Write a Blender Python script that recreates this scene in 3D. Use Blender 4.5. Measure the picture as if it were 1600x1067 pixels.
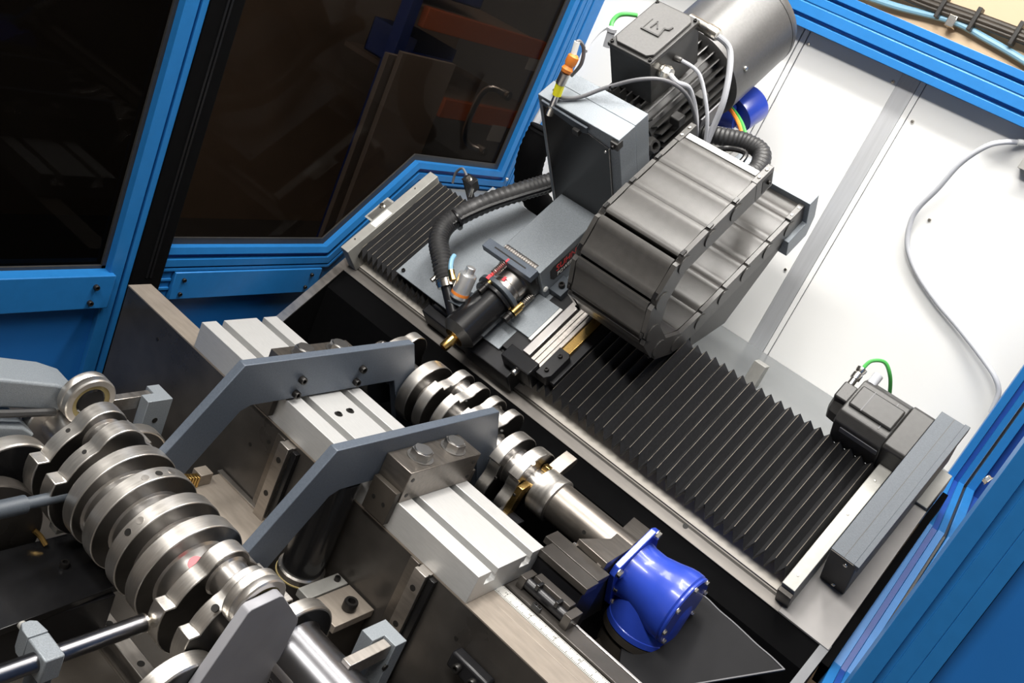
import bpy, bmesh, math, random
from mathutils import Vector, Matrix
random.seed(7)
R2 = math.sqrt(.5)
scene = bpy.context.scene
col = scene.collection
for o in list(bpy.data.objects): bpy.data.objects.remove(o, do_unlink=True)

# ------------------------------------------------------------------ camera
CAM = Vector((.4687, -1.0429, .7908))
AX = Vector((.71393244, .57837677, .39469074))       # camera right
AU = Vector((-.53298389, .08330032, .84201498))      # camera up
AF = Vector((-.45412404, .81150562, -.3677363))      # camera forward
FPX = 1519.615                                       # focal length in pixels of the 1600 wide frame
cd = bpy.data.cameras.new('camera'); cam = bpy.data.objects.new('camera', cd); col.objects.link(cam)
M = Matrix.Identity(4)
for i in range(3):
    M[i][0], M[i][1], M[i][2], M[i][3] = AX[i], AU[i], -AF[i], CAM[i]
cam.matrix_world = M
cd.sensor_width = 36; cd.lens = FPX/1600*36; cd.clip_start = .02; cd.clip_end = 60
scene.camera = cam

# ------------------------------------------------------------------ world and lamps
w = bpy.data.worlds.new('workshop_light'); scene.world = w; w.use_nodes = True
bg = w.node_tree.nodes['Background']; bg.inputs[0].default_value = (.94, .96, 1.0, 1); bg.inputs[1].default_value = .22
def lamp(name, loc, target, sx, sy, power, color=(1, .97, .92)):
    l = bpy.data.lights.new(name, 'AREA'); l.shape = 'RECTANGLE'; l.size = sx; l.size_y = sy; l.energy = power; l.color = color
    o = bpy.data.objects.new(name, l); col.objects.link(o); o.location = loc
    o.rotation_euler = (Vector(target)-Vector(loc)).to_track_quat('-Z', 'Y').to_euler()
    return o
lamp('machine_lamp', (.12, .60, 1.80), (.10, .95, .4), 1.3, .14, 21)
lamp('machine_lamp', (-.50, .28, 1.90), (-.42, .30, 0), 1.1, .14, 20)
lamp('overhead_light', (-.3, .05, 2.9), (-.3, .1, 0), 2.4, .30, 30)
lamp('overhead_light', (-.35, -1.7, 2.7), (-.25, -.1, 0), 2.4, .30, 90)
lamp('overhead_light', (-2.0, .6, 2.9), (-2.0, .8, 0), .2, 1.6, 26)  # added fill light to make the storage rack visible through the window
scene.view_settings.view_transform = 'Standard'; scene.view_settings.look = 'None'
scene.view_settings.exposure = 0.35; scene.view_settings.gamma = 1; scene.view_settings.use_curve_mapping = False

# ------------------------------------------------------------------ materials
MT = {}
def mat(name, c, rough=.5, metal=0., var=.06, vscale=60., bump=0., bscale=400., coat=0., stretch=None, rvar=0., spec=.5, emit=None):
    m = bpy.data.materials.new(name); m.use_nodes = True; nt = m.node_tree; b = nt.nodes['Principled BSDF']
    b.inputs['Roughness'].default_value = rough; b.inputs['Metallic'].default_value = metal
    b.inputs['Specular IOR Level'].default_value = spec
    if coat: b.inputs['Coat Weight'].default_value = coat; b.inputs['Coat Roughness'].default_value = .08
    tc = nt.nodes.new('ShaderNodeTexCoord'); mp = nt.nodes.new('ShaderNodeMapping'); nt.links.new(tc.outputs['Object'], mp.inputs[0])
    if stretch: mp.inputs['Scale'].default_value = stretch
    n = nt.nodes.new('ShaderNodeTexNoise'); n.inputs['Scale'].default_value = vscale; n.inputs['Detail'].default_value = 4
    nt.links.new(mp.outputs[0], n.inputs['Vector'])
    r = nt.nodes.new('ShaderNodeValToRGB'); e = r.color_ramp.elements
    e[0].position = .3; e[1].position = .7
    e[0].color = tuple(max(0, v*(1-var)) for v in c)+(1,); e[1].color = tuple(min(1, v*(1+var)) for v in c)+(1,)
    nt.links.new(n.outputs['Fac'], r.inputs[0]); nt.links.new(r.outputs[0], b.inputs['Base Color'])
    if rvar:
        mr = nt.nodes.new('ShaderNodeMapRange'); mr.inputs['To Min'].default_value = max(.02, rough-rvar); mr.inputs['To Max'].default_value = rough+rvar
        nt.links.new(n.outputs['Fac'], mr.inputs[0]); nt.links.new(mr.outputs[0], b.inputs['Roughness'])
    if bump:
        n2 = nt.nodes.new('ShaderNodeTexNoise'); n2.inputs['Scale'].default_value = bscale; n2.inputs['Detail'].default_value = 3
        nt.links.new(mp.outputs[0], n2.inputs['Vector'])
        bp = nt.nodes.new('ShaderNodeBump'); bp.inputs['Strength'].default_value = bump; bp.inputs['Distance'].default_value = .001
        nt.links.new(n2.outputs['Fac'], bp.inputs['Height']); nt.links.new(bp.outputs[0], b.inputs['Normal'])
    MT[name] = m
    return m
mat('crank_steel', (.80, .765, .72), .36, 1, .06, 40, .10, 60, stretch=(14, 1, 1), rvar=.06)
mat('bright_steel', (.74, .71, .68), .28, 1, .04, 50, rvar=.015)
mat('ground_steel', (.46, .43, .40), .40, 1, .10, 30, .01, 300, rvar=.08, stretch=(1, 6, 6))
mat('milled_alu', (.58, .58, .575), .48, .6, .04, 30, .08, 500, stretch=(2, 14, 14))
mat('cast_alu', (.34, .335, .315), .55, .4, .06, 60, .15, 500)
mat('grey_paint', (.085, .103, .132), .42, .15, .10, 300, .25, 700)
mat('dark_grey_paint', (.060, .072, .088), .45, .1, .12, 500, .30, 900)
mat('hammer_grey', (.23, .255, .28), .42, .25, .18, 700, .40, 900)
mat('bed_iron', (.075, .068, .062), .30, .55, .25, 14, .10, 300, rvar=.10)
mat('bed_top', (.30, .26, .22), .5, .5, .12, 24, .08, 400, stretch=(1, 5, 5))
mat('black_iron', (.012, .012, .014), .35, .2, .2, 30)
mat('black_gloss', (.010, .010, .011), .22, .1, .1, 30)
mat('black_plastic', (.030, .029, .028), .40, 0, .12, 120, .10, 600)
mat('chain_plastic', (.050, .047, .044), .36, 0, .12, 60, .10, 500)
mat('bellows_fabric', (.022, .022, .024), .55, 0, .20, 200, .15, 900)
mat('fold_seam', (.17, .15, .12), .6, 0, .1)
mat('rubber_hose', (.028, .028, .029), .45, 0, .1)
mat('blue_frame', (.014, .145, .40), .38, .1, .04, 60, .05, 700)
mat('blue_panel', (.012, .125, .40), .34, .05, .05, 8)
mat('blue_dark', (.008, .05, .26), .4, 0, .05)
mat('gear_blue', (.024, .060, .43), .30, 0, .06, 30, coat=.3)
mat('white_panel', (.70, .70, .69), .42, .0, .015, 4)
mat('wall_strip', (.60, .61, .63), .42, .6, .05, 10, stretch=(20, 1, 1))
mat('tray_grey', (.20, .21, .215), .25, .3, .05, 8)
mat('carton_beige', (.62, .47, .32), .85, 0, .04, 3)
mat('brass', (.72, .47, .16), .25, 1, .06)
mat('cable_grey', (.42, .43, .46), .5, 0, .03)
mat('cable_dark', (.13, .13, .14), .5, 0, .03)
mat('cable_green', (.06, .34, .07), .45, 0, .03)
mat('orange', (.75, .22, .03), .5, 0, .04)
mat('yellow', (.85, .80, .02), .5, 0, .03)
mat('air_hose_blue', (.18, .36, .50), .4, 0, .03)
mat('red_paint', (.75, .05, .07), .5, 0, .05)
mat('pink_sticker', (.80, .16, .18), .6, 0, .10)
mat('white_label', (.80, .80, .77), .5, 0, .02)
mat('print_black', (.02, .02, .02), .6)
mat('print_red', (.80, .06, .06), .5)
mat('nickel', (.74, .71, .65), .25, 1, .05)
mat('screw_black', (.035, .033, .032), .32, .7, .1)
mat('dark_bore', (.012, .011, .010), .5, .2)
mat('brown_iron', (.045, .038, .031), .5, .2, .2, 20)
mat('fan_cowl', (.085, .083, .082), .36, .2, .08, 200, .15, 800)
mat('ochre_seal', (.35, .28, .12), .5, .2)
mat('board_brown', (.36, .27, .20), .7, 0, .08, 6)
mat('board_grey', (.42, .37, .33), .7, 0, .05, 6)
mat('shelf_orange', (.80, .20, .06), .5)
mat('shelf_blue', (.02, .06, .35), .5)
mat('hall_ceiling', (.62, .62, .60), .8, 0, .03, 2)
mat('hall_wall', (.20, .19, .18), .8, 0, .08, 2)
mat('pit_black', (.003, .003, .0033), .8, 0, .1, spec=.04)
mat('arm_grey', (.30, .30, .325), .42, .2, .06, 20, .05, 400)
mat('web_face_shade', (.16, .155, .15), .28, 1, .15, 30)  # steel mirroring dark surroundings: that darkness is put into the colour
mat('dark_rod', (.16, .16, .17), .28, 1, .1, 40)
mat('ruler_white', (.46, .455, .43), .5, 0, .03)
mat('dark_steel', (.21, .19, .17), .36, .9, .12, 30, .05, 300, rvar=.06, stretch=(1, 6, 6))
mat('table_steel', (.25, .24, .235), .5, .5, .10, 12)
mat('way_steel', (.20, .185, .17), .5, .5, .08, 20, stretch=(1, 6, 6))
mat('strip_pale', (.62, .58, .52), .5, .2, .05)
mat('bolt_steel', (.42, .41, .40), .34, 1, .1, 60)
mat('silver', (.74, .74, .74), .34, .85, .03)
mat('chute_grey', (.15, .155, .165), .45, .2, .1, 20)
mat('chute_dark', (.014, .014, .0155), .65, 0, .15, 12, spec=.12)
mat('concrete', (.10, .095, .09), .8, 0, .1, 4)
# tinted pane: dark sheet that lets a little through and mirrors a little
gm = bpy.data.materials.new('tinted_pane'); gm.use_nodes = True; nt = gm.node_tree; nt.nodes.clear()
out = nt.nodes.new('ShaderNodeOutputMaterial'); tr = nt.nodes.new('ShaderNodeBsdfTransparent'); gl = nt.nodes.new('ShaderNodeBsdfGlossy')
tr.inputs[0].default_value = (.27, .25, .235, 1); gl.inputs['Roughness'].default_value = .03; gl.inputs[0].default_value = (.9, .9, .9, 1)
fr = nt.nodes.new('ShaderNodeFresnel'); fr.inputs[0].default_value = 1.12; mx = nt.nodes.new('ShaderNodeMixShader')
nt.links.new(fr.outputs[0], mx.inputs[0]); nt.links.new(tr.outputs[0], mx.inputs[1]); nt.links.new(gl.outputs[0], mx.inputs[2]); nt.links.new(mx.outputs[0], out.inputs[0])
MT['tinted_pane'] = gm
gm2 = gm.copy(); gm2.name = 'dark_pane'; gm2.node_tree.nodes[tr.name].inputs[0].default_value = (.10, .10, .10, 1); MT['dark_pane'] = gm2

# ------------------------------------------------------------------ frames: W = machine axes, S = 45 degree slant of the rear bed
WF = Matrix.Identity(4)
SF = Matrix.Translation((0, .49, -.009)) @ Matrix.Rotation(math.radians(45), 4, 'X')
SFI = SF.inverted()
def ray(px, py): return (AX*(px-800) - AU*(py-533.5) + AF*FPX).normalized()
def PW(px, py, X=None, Y=None, Z=None):
    d = ray(px, py); i, v = (0, X) if X is not None else ((1, Y) if Y is not None else (2, Z))
    return CAM + d*((v-CAM[i])/d[i])
def PS(px, py, n=None, s=None):
    c = SFI @ CAM; d = SFI.to_3x3() @ ray(px, py); i, v = (2, n) if n is not None else (1, s)
    return c + d*((v-c[i])/d[i])

# ------------------------------------------------------------------ mesh builder
class MB:
    def __init__(s): s.v = []; s.f = []
    def add(s, vs, fs):
        k = len(s.v); s.v += [tuple(p) for p in vs]; s.f += [tuple(i+k for i in f) for f in fs]; return s
    def box(s, x0, x1, y0, y1, z0, z1):
        return s.add([(x0,y0,z0),(x1,y0,z0),(x1,y1,z0),(x0,y1,z0),(x0,y0,z1),(x1,y0,z1),(x1,y1,z1),(x0,y1,z1)],
                     [(0,3,2,1),(4,5,6,7),(0,1,5,4),(1,2,6,5),(2,3,7,6),(3,0,4,7)])
    def prism(s, poly, axis, a, b):
        n = len(poly)
        area = sum(poly[i][0]*poly[(i+1)%n][1]-poly[(i+1)%n][0]*poly[i][1] for i in range(n))
        if area < 0: poly = poly[::-1]
        if axis == 0: P = lambda q, t: (t, q[0], q[1])
        elif axis == 1: P = lambda q, t: (q[0], t, q[1])
        else: P = lambda q, t: (q[0], q[1], t)
        vs = [P(q, a) for q in poly]+[P(q, b) for q in poly]
        fs = [tuple(range(n-1, -1, -1)), tuple(range(n, 2*n))]+[(i, (i+1) % n, (i+1) % n+n, i+n) for i in range(n)]
        if axis == 1: fs = [f[::-1] for f in fs]
        return s.add(vs, fs)
    def lathe(s, prof, o, d, n=24, closed=False):
        """prof: list of (radius, distance along d); capped at both ends"""
        d = Vector(d).normalized(); o = Vector(o)
        u = d.orthogonal().normalized(); v = d.cross(u)
        vs = []; fs = []
        for r, t in prof:
            for i in range(n):
                a = 2*math.pi*i/n; vs.append(o+d*t+(u*math.cos(a)+v*math.sin(a))*max(r, 1e-5))
        m = len(prof)
        for j in range(m-1):
            for i in range(n): fs.append((j*n+i, j*n+(i+1) % n, (j+1)*n+(i+1) % n, (j+1)*n+i))
        if closed:
            for i in range(n): fs.append(((m-1)*n+i, (m-1)*n+(i+1) % n, (i+1) % n, i))
        else:
            fs.append(tuple(range(n-1, -1, -1))); fs.append(tuple(range((m-1)*n, m*n)))
        return s.add(vs, fs)
    def cyl(s, p0, p1, r, n=20, r1=None):
        p0 = Vector(p0); p1 = Vector(p1); return s.lathe([(r, 0), (r if r1 is None else r1, (p1-p0).length)], p0, p1-p0, n)
    def tube(s, pts, r, n=10, steps=6, rfun=None):
        P = [Vector(p) for p in pts]; Q = []
        for i in range(len(P)-1):
            p0 = P[max(i-1, 0)]; p1 = P[i]; p2 = P[i+1]; p3 = P[min(i+2, len(P)-1)]
            for k in range(steps):
                t = k/steps
                Q.append(.5*((2*p1)+(p2-p0)*t+(2*p0-5*p1+4*p2-p3)*t*t+(3*p1-p0-3*p2+p3)*t**3))
        Q.append(P[-1]); vs = []; fs = []; u = None
        for i, q in enumerate(Q):
            d = (Q[min(i+1, len(Q)-1)]-Q[max(i-1, 0)]).normalized()
            u = d.orthogonal().normalized() if u is None else (u-d*u.dot(d)).normalized()
            v = d.cross(u); rr = r if rfun is None else r*rfun(i)
            for k in range(n):
                a = 2*math.pi*k/n; vs.append(q+(u*math.cos(a)+v*math.sin(a))*rr)
        for j in range(len(Q)-1):
            for i in range(n): fs.append((j*n+i, j*n+(i+1) % n, (j+1)*n+(i+1) % n, (j+1)*n+i))
        fs.append(tuple(range(n-1, -1, -1))); fs.append(tuple(range((len(Q)-1)*n, len(Q)*n)))
        return s.add(vs, fs)
    def mesh(s, name, m, base=(0, 0, 0), angle=35):
        b = Vector(base); me = bpy.data.meshes.new(name)
        me.from_pydata([tuple(Vector(p)-b) for p in s.v], [], s.f); me.validate()
        bm = bmesh.new(); bm.from_mesh(me); bmesh.ops.recalc_face_normals(bm, faces=bm.faces); bm.to_mesh(me); bm.free()
        me.materials.append(MT[m]); me.shade_smooth(); me.set_sharp_from_angle(angle=math.radians(angle)); me.update()
        return me

def tag(o, label, cat, group=None, kind=None):
    if label: o['label'] = label
    if cat: o['category'] = cat
    if group: o['group'] = group
    if kind: o['kind'] = kind
    return o
BASE = {}
def thing(name, label, cat, base=(0, 0, 0), frame=WF, group=None, kind=None):
    o = bpy.data.objects.new(name, None); col.objects.link(o); o.empty_display_size = .02
    o.matrix_world = frame @ Matrix.Translation(base); BASE[o.name] = Vector(base)
    return tag(o, label, cat, group, kind)
def bevel(o, wdt, seg=2):
    m = o.modifiers.new('edge', 'BEVEL'); m.width = wdt; m.segments = seg; m.limit_method = 'ANGLE'; m.angle_limit = math.radians(40); m.harden_normals = False
def part(parent, name, mb, m, bev=0, seg=2, label=None, kind=None, angle=35):
    b = BASE[parent.name]; o = bpy.data.objects.new(name, mb.mesh(name, m, b, angle)); col.objects.link(o)
    o.parent = parent if parent.type == 'EMPTY' else parent
    BASE[o.name] = b
    if bev: bevel(o, bev, seg)
    if label: o['label'] = label
    if kind: o['kind'] = kind
    return o
def single(name, mb, m, label, cat, base=(0, 0, 0), frame=WF, bev=0, group=None, kind=None):
    o = bpy.data.objects.new(name, mb.mesh(name, m, base)); col.objects.link(o)
    o.matrix_world = frame @ Matrix.Translation(base); BASE[o.name] = Vector(base)
    if bev: bevel(o, bev)
    return tag(o, label, cat, group, kind)
def inst(parent, name, me, loc, zdir=(0, 0, 1), roll=0., scale=1.):
    """a copy of shared mesh me, its local z along zdir, at loc in the frame of the thing"""
    o = bpy.data.objects.new(name, me); col.objects.link(o); o.parent = parent
    q = Vector(zdir).to_track_quat('Z', 'Y').to_matrix().to_4x4()
    o.matrix_local = Matrix.Translation(Vector(loc)-BASE[parent.name]) @ q @ Matrix.Rotation(roll, 4, 'Z') @ Matrix.Scale(scale, 4)
    BASE[o.name] = BASE[parent.name]
    return o
def struct(name, mb, m, bev=0, parent=None):
    if parent is not None: return part(parent, name, mb, m, bev)
    o = single(name, mb, m, None, None, bev=bev, kind='structure'); return o

# shared screws, unit = millimetres scaled: head diameter about 1
def socket_mesh(name, r, h, m):
    b = MB(); b.lathe([(r*.98, 0), (r, h*.1), (r, h*.85), (r*.9, h), (r*.55, h), (r*.5, h*.4), (0, h*.4)], (0, 0, 0), (0, 0, 1), 16); return b.mesh(name, m)
def hex_mesh(name, af, h, m):
    b = MB(); r = af/2/math.cos(math.pi/6)
    b.lathe([(r*1.22, 0), (r*1.22, h*.12), (r*1.0, h*.12)], (0, 0, 0), (0, 0, 1), 20)
    b.prism([(r*math.cos(i*math.pi/3), r*math.sin(i*math.pi/3)) for i in range(6)], 2, h*.12, h*.88)
    b.lathe([(r*.86, h*.86), (r*.78, h)], (0, 0, 0), (0, 0, 1), 20)
    return b.mesh(name, m, angle=25)
SCR5 = socket_mesh('socket_screw', .0042, .005, 'screw_black')
SCR8 = socket_mesh('socket_screw', .0066, .009, 'screw_black')
SCR8B = socket_mesh('socket_screw', .0066, .009, 'bright_steel')
PANS = MB().lathe([(.0042, 0), (.0042, .001), (.0032, .0026), (.0, .003)], (0, 0, 0), (0, 0, 1), 14).mesh('pan_screw', 'nickel')
HEX16 = hex_mesh('hex_bolt', .024, .0125, 'bolt_steel')
HEX6 = hex_mesh('hex_bolt', .010, .006, 'nickel')
def disc_mesh(name, r, m, h=.0006): return MB().lathe([(r, -.002), (r, h)], (0, 0, 0), (0, 0, 1), 18).mesh(name, m)
BORE6 = disc_mesh('bore', .0034, 'dark_bore'); BORE8 = disc_mesh('bore', .005, 'dark_bore'); BORE12 = disc_mesh('bore', .0065, 'dark_bore')
PLUG8 = disc_mesh('plug', .0052, 'ground_steel')

def offset_poly(P, d):
    n = len(P); out = []
    area = sum(P[i][0]*P[(i+1) % n][1]-P[(i+1) % n][0]*P[i][1] for i in range(n)); sg = 1 if area > 0 else -1
    for i in range(n):
        a = Vector(P[i-1]); b = Vector(P[i]); c = Vector(P[(i+1) % n])
        e1 = (b-a).normalized(); e2 = (c-b).normalized()
        n1 = Vector((e1.y, -e1.x))*sg; n2 = Vector((e2.y, -e2.x))*sg
        m = (n1+n2); m = m/max(m.dot(n1), .2) if m.length > 1e-6 else n1
        out.append((b.x+m.x*d, b.y+m.y*d))
    return out
def ring_frame(P, rings):
    """frame of constant section round polygon P in (y,z); rings: (offset outward, x)"""
    b = MB(); n = len(P); vs = []; fs = []
    for off, x in rings:
        for y, z in offset_poly(P, off): vs.append((x, y, z))
    m = len(rings)
    for j in range(m):
        for i in range(n):
            fs.append((j*n+i, j*n+(i+1) % n, ((j+1) % m)*n+(i+1) % n, ((j+1) % m)*n+i))
    return b.add(vs, fs)

# ================================================================== THE SETTING
floor = struct('floor', MB().box(-3.05, 2.65, -3.25, 3.25, -1.02, -1.0), 'concrete')
struct('ceiling', MB().box(-3.05, 2.65, -3.25, 3.25, 3.0, 3.05), 'hall_ceiling')
struct('wall_front', MB().box(-3.05, 2.65, -3.25, -3.2, -1.0, 3.0), 'hall_wall')
struct('wall_side', MB().box(2.6, 2.65, -3.2, 1.9, -1.0, 3.0), 'hall_wall')
# ---- white rear wall of the enclosure
YW = 1.15
wb = tag(bpy.data.objects.new('wall_back', None), None, None, kind='structure'); col.objects.link(wb); BASE[wb.name] = Vector((0, 0, 0))
for (a, b) in ((-.945, -.4215), (-.4185, -.4065), (-.4035, -.1765), (-.1345, -.1225), (-.1205, .40)):
    part(wb, 'panel', MB().box(a, b, YW, YW+.004, .12, .87), 'white_panel', .0006)
part(wb, 'backing', MB().box(-.945, .44, YW+.006, YW+.02, .1, .9), 'cable_grey')
part(wb, 'joint_strip', MB().box(-.1760, -.1352, YW-.001, YW+.006, .12, .87), 'wall_strip', .0005, label='brushed steel joint strip')
for (x, z) in ((-.107, .760), (-.186, .356), (-.395, .812), (-.186, .815), (.03, .60)): inst(wb, 'screw', PANS, (x, YW, z), (0, -1, 0))
# top rail of the rear wall: extruded profile with two slots
pro = [(YW-.045, .838), (YW+.03, .838), (YW+.03, .93), (YW-.045, .93), (YW-.045, .914), (YW-.034, .912), (YW-.034, .908), (YW-.045, .906), (YW-.045, .890), (YW-.0435, .889), (YW-.0435, .887), (YW-.045, .886),
       (YW-.045, .864), (YW-.034, .862), (YW-.034, .857), (YW-.045, .855)]
tr1 = struct('trim_1', MB().prism(pro, 0, -.98, .62), 'blue_frame', .0008)
tag(tr1, 'bright blue slotted top rail above the white rear wall', None)
# grey tray floor behind the slant bed
struct('floor', MB().box(-.94, .34, .715, YW-.001, .155, .163), 'tray_grey')
blk = single('stop_block', MB().box(*(lambda p: (p.x-.014, p.x+.014, p.y-.012, p.y+.012, .163, .215))(PW(1172, 600, Z=.163))), 'cast_alu', 'small grey metal block on the grey tray behind the long bellows', 'block', bev=.0008,
             base=tuple(PW(1172, 600, Z=.163)))
# ---- workshop wall behind
wr = struct('wall_rear', MB().box(-1.2, 2.65, 1.9, 1.95, -1, 3), 'carton_beige')
struct('wall_niche', MB().box(-1.25, -1.2, 1.9, 3.2, -1, 3), 'hall_wall')
struct('wall_end', MB().box(-3.05, -1.2, 3.2, 3.25, -1, 3), 'hall_wall')
# ---- left end wall of the enclosure (plane x = XL)
XL = -.95
wl = tag(bpy.data.objects.new('wall_left', None), None, None, kind='structure'); col.objects.link(wl); BASE[wl.name] = Vector((0, 0, 0))
PWIN = [(.100, .0), (.512, .0), (.7075, .2225), (1.034, .2195), (1.040, 1.25), (.100, 1.25)]
win = tag(bpy.data.objects.new('window_1', None), None, None, kind='structure'); col.objects.link(win); BASE[win.name] = Vector((0, 0, 0))
part(win, 'pane', MB().prism(offset_poly(PWIN, .01), 0, XL-.012, XL-.008), 'tinted_pane')
part(win, 'pane_seal', ring_frame(PWIN, [(-.014, XL-.006), (-.014, XL-.002), (.004, XL-.002), (.004, XL-.006)]), 'black_plastic')
part(win, 'window_frame', ring_frame(PWIN, [(0, XL-.014), (0, XL+.012), (.013, XL+.016), (.014, XL+.006), (.024, XL+.006), (.025, XL+.016), (.040, XL+.016), (.041, XL+.004), (.044, XL+.004), (.045, XL+.016), (.050, XL+.016), (.050, XL-.014)]), 'blue_frame', label='blue polygonal window frame with a slot')
part(win, 'frame_inlay', ring_frame(PWIN, [(.0145, XL+.0055), (.0145, XL+.0075), (.0235, XL+.0075), (.0235, XL+.0055)]), 'blue_dark')
part(wl, 'post', MB().prism([(XL-.012, 1.088), (XL+.016, 1.088), (XL+.016, 1.102), (XL+.006, 1.103), (XL+.006, 1.109), (XL+.016, 1.110), (XL+.016, 1.152), (XL-.012, 1.152)], 2, -.1, 1.25), 'blue_frame', .001)
# lower rail with socket screws, end lug and lower sheet
part(wl, 'rail', MB().box(XL-.01, XL+.020, .128, .515, -.113, -.052), 'blue_frame', .0015)
part(wl, 'rail', MB().box(XL-.01, XL+.010, .095, .127, -.113, -.052).box(XL, XL+.014, .095, .126, -.074, -.068).box(XL, XL+.014, .095, .126, -.094, -.088), 'blue_frame', .001)
part(wl, 'sheet', MB().box(XL-.02, XL-.006, -.9, 1.05, -1.0, -.05), 'blue_panel')
part(wl, 'rail', MB().prism([(.512, -.06), (.54, -.05), (.735, .17), (1.06, .168), (1.06, .13), (.75, .13), (.55, -.11), (.512, -.113)], 0, XL-.01, XL+.006), 'blue_frame', .001)
for (y, z) in ((.150, -.068), (.150, -.100), (.487, -.066), (.480, -.098)): inst(wl, 'socket_screw', SCR5, (XL+.020, y, z), (1, 0, 0))
inst(wl, 'socket_screw', SCR8B, (XL+.018, 1.058, .205), (1, 0, 0), scale=.7); inst(wl, 'socket_screw', SCR8B, (XL+.016, .556, -.055), (1, 0, 0), scale=.7)
# door leaf at the front with its own pane, post and black gap
dr = tag(bpy.data.objects.new('door_1', None), None, None, kind='structure'); col.objects.link(dr); BASE[dr.name] = Vector((0, 0, 0))
part(dr, 'pane', MB().box(XL-.012, XL-.008, -.9, -.012, -.06, 1.25), 'dark_pane')
part(dr, 'pane_seal', MB().box(XL-.006, XL-.001, -.020, -.012, -.05, 1.25).box(XL-.006, XL-.001, -.9, -.012, -.050, -.044), 'black_plastic')
part(dr, 'post', MB().prism([(XL-.012, -.012), (XL+.016, -.012), (XL+.016, .014), (XL+.004, .015), (XL+.004, .019), (XL+.016, .020), (XL+.016, .032), (XL-.012, .032)], 2, -.9, 1.25), 'blue_frame', .001, label='blue slotted door post')
part(dr, 'rail', MB().box(XL-.012, XL+.026, -.9, -.004, -.120, -.050), 'blue_frame', .002)
part(dr, 'sheet', MB().box(XL-.014, XL+.004, -.9, -.012, -1.0, -.118), 'blue_panel')
for (y, z) in ((-.040, -.072), (-.044, -.105)): inst(dr, 'socket_screw', SCR8, (XL+.026, y, z), (1, 0, 0), scale=.8)
part(dr, 'seal', MB().box(XL-.03, XL+.020, .033, .099, -1.0, 1.25), 'pit_black', .002, label='black gap seal beside the door post')
part(dr, 'seal_edge', MB().box(XL+.020, XL+.022, .062, .066, -.06, 1.25).box(XL+.020, XL+.022, .070, .074, -.06, 1.25), 'black_gloss')
# ---- right end of the enclosure
XR = .400
def skew(b):
    b.v = [(x-(y-.512)*.10, y, z-.028) for (x, y, z) in b.v]; return b
wrt = tag(bpy.data.objects.new('wall_right', None), None, None, kind='structure'); col.objects.link(wrt); BASE[wrt.name] = Vector((0, 0, 0))
part(wrt, 'frame', skew(ring_frame(PWIN, [(.05, XR), (.001, XR), (0, XR+.001), (0, XR+.014), (.004, XR+.015), (.004, XR+.024), (0, XR+.025), (0, XR+.036), (.05, XR+.036)])), 'blue_frame', label='blue polygonal frame at the right end')
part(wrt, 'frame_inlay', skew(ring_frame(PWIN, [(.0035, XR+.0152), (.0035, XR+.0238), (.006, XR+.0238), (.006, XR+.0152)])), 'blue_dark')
part(wrt, 'gap', skew(ring_frame(PWIN, [(.012, XR+.037), (.006, XR+.037), (.006, XR+.041), (.012, XR+.041)])), 'black_plastic')
part(wrt, 'frame', skew(ring_frame(PWIN, [(.05, XR+.042), (.001, XR+.042), (0, XR+.043), (0, XR+.058), (.05, XR+.058)])), 'blue_frame')
part(wrt, 'sheet', MB().prism([(.052, -1.0), (1.1, -1), (1.1, .10), (.80, .10), (.55, -.16), (.052, -.16)], 0, XR+.012, XR+.03), 'blue_panel')
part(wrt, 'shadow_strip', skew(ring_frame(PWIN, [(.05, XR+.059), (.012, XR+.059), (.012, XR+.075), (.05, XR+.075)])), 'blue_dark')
inst(wrt, 'bolt', HEX6, tuple(PW(1545, 752, X=.436)), (-1, 0, .3))
pp = [(.4474, -.012), (.4474, .05), (.60, .05), (.60, .012), (.508, .010), (.508, -.012), (.4925, -.012), (.4920, -.0105), (.4915, -.012), (.4735, -.012), (.4730, -.006), (.4665, -.006), (.4660, -.012)]
part(wrt, 'post', MB().prism(pp, 2, -1.0, 1.3), 'blue_frame', .0015, label='blue slotted post at the right edge')
part(wrt, 'sheet', MB().box(.509, 1.2, .000, .008, -1.0, 1.3), 'blue_panel')

# ---- workshop behind the tinted window
shelf = thing('shelf_rack', 'orange and blue storage rack seen through the dark tinted window', 'shelf', (-1.9, 1.6, -1.0))
def Q(x, y, X=-1.9): return PW(x, y, X=X)
def bar(p, q, h, t=.03):
    p = Vector(p); q = Vector(q); dn = Vector((0, 0, -h))
    b = MB(); vs = [p, q, q+dn, p+dn]; tt = Vector((-t, 0, 0)); vs = vs+[v+tt for v in vs]
    return b.add(vs, [(0, 1, 2, 3), (7, 6, 5, 4), (0, 4, 5, 1), (1, 5, 6, 2), (2, 6, 7, 3), (3, 7, 4, 0)])
p = Q(672, 12); part(shelf, 'beam', bar((-1.9, p.y, p.z), (-1.9, p.y+.75, p.z), .075), 'shelf_orange', .003)
p = Q(697, 155); part(shelf, 'beam', bar((-1.9, p.y, p.z), (-1.9, p.y+.75, p.z), .075), 'shelf_orange', .003)
p = Q(655, 20); part(shelf, 'upright', MB().box(-1.95, -1.90, p.y-.05, p.y, -1.0, p.z+.9), 'shelf_blue', .003)
for (a, b2) in (((828, 90), .05), ((770, 195), .07)):
    p = Q(*a, X=-1.895); part(shelf, 'card', MB().box(-1.897, -1.895, p.y, p.y+.10, p.z-b2, p.z), 'white_label')
p = Q(672, 12); part(shelf, 'deck', MB().box(-2.5, -1.93, p.y, p.y+.75, p.z-.03, p.z-.01), 'board_brown'); p = Q(697, 155); part(shelf, 'deck', MB().box(-2.5, -1.93, p.y, p.y+.75, p.z-.03, p.z-.01), 'board_brown')
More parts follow.
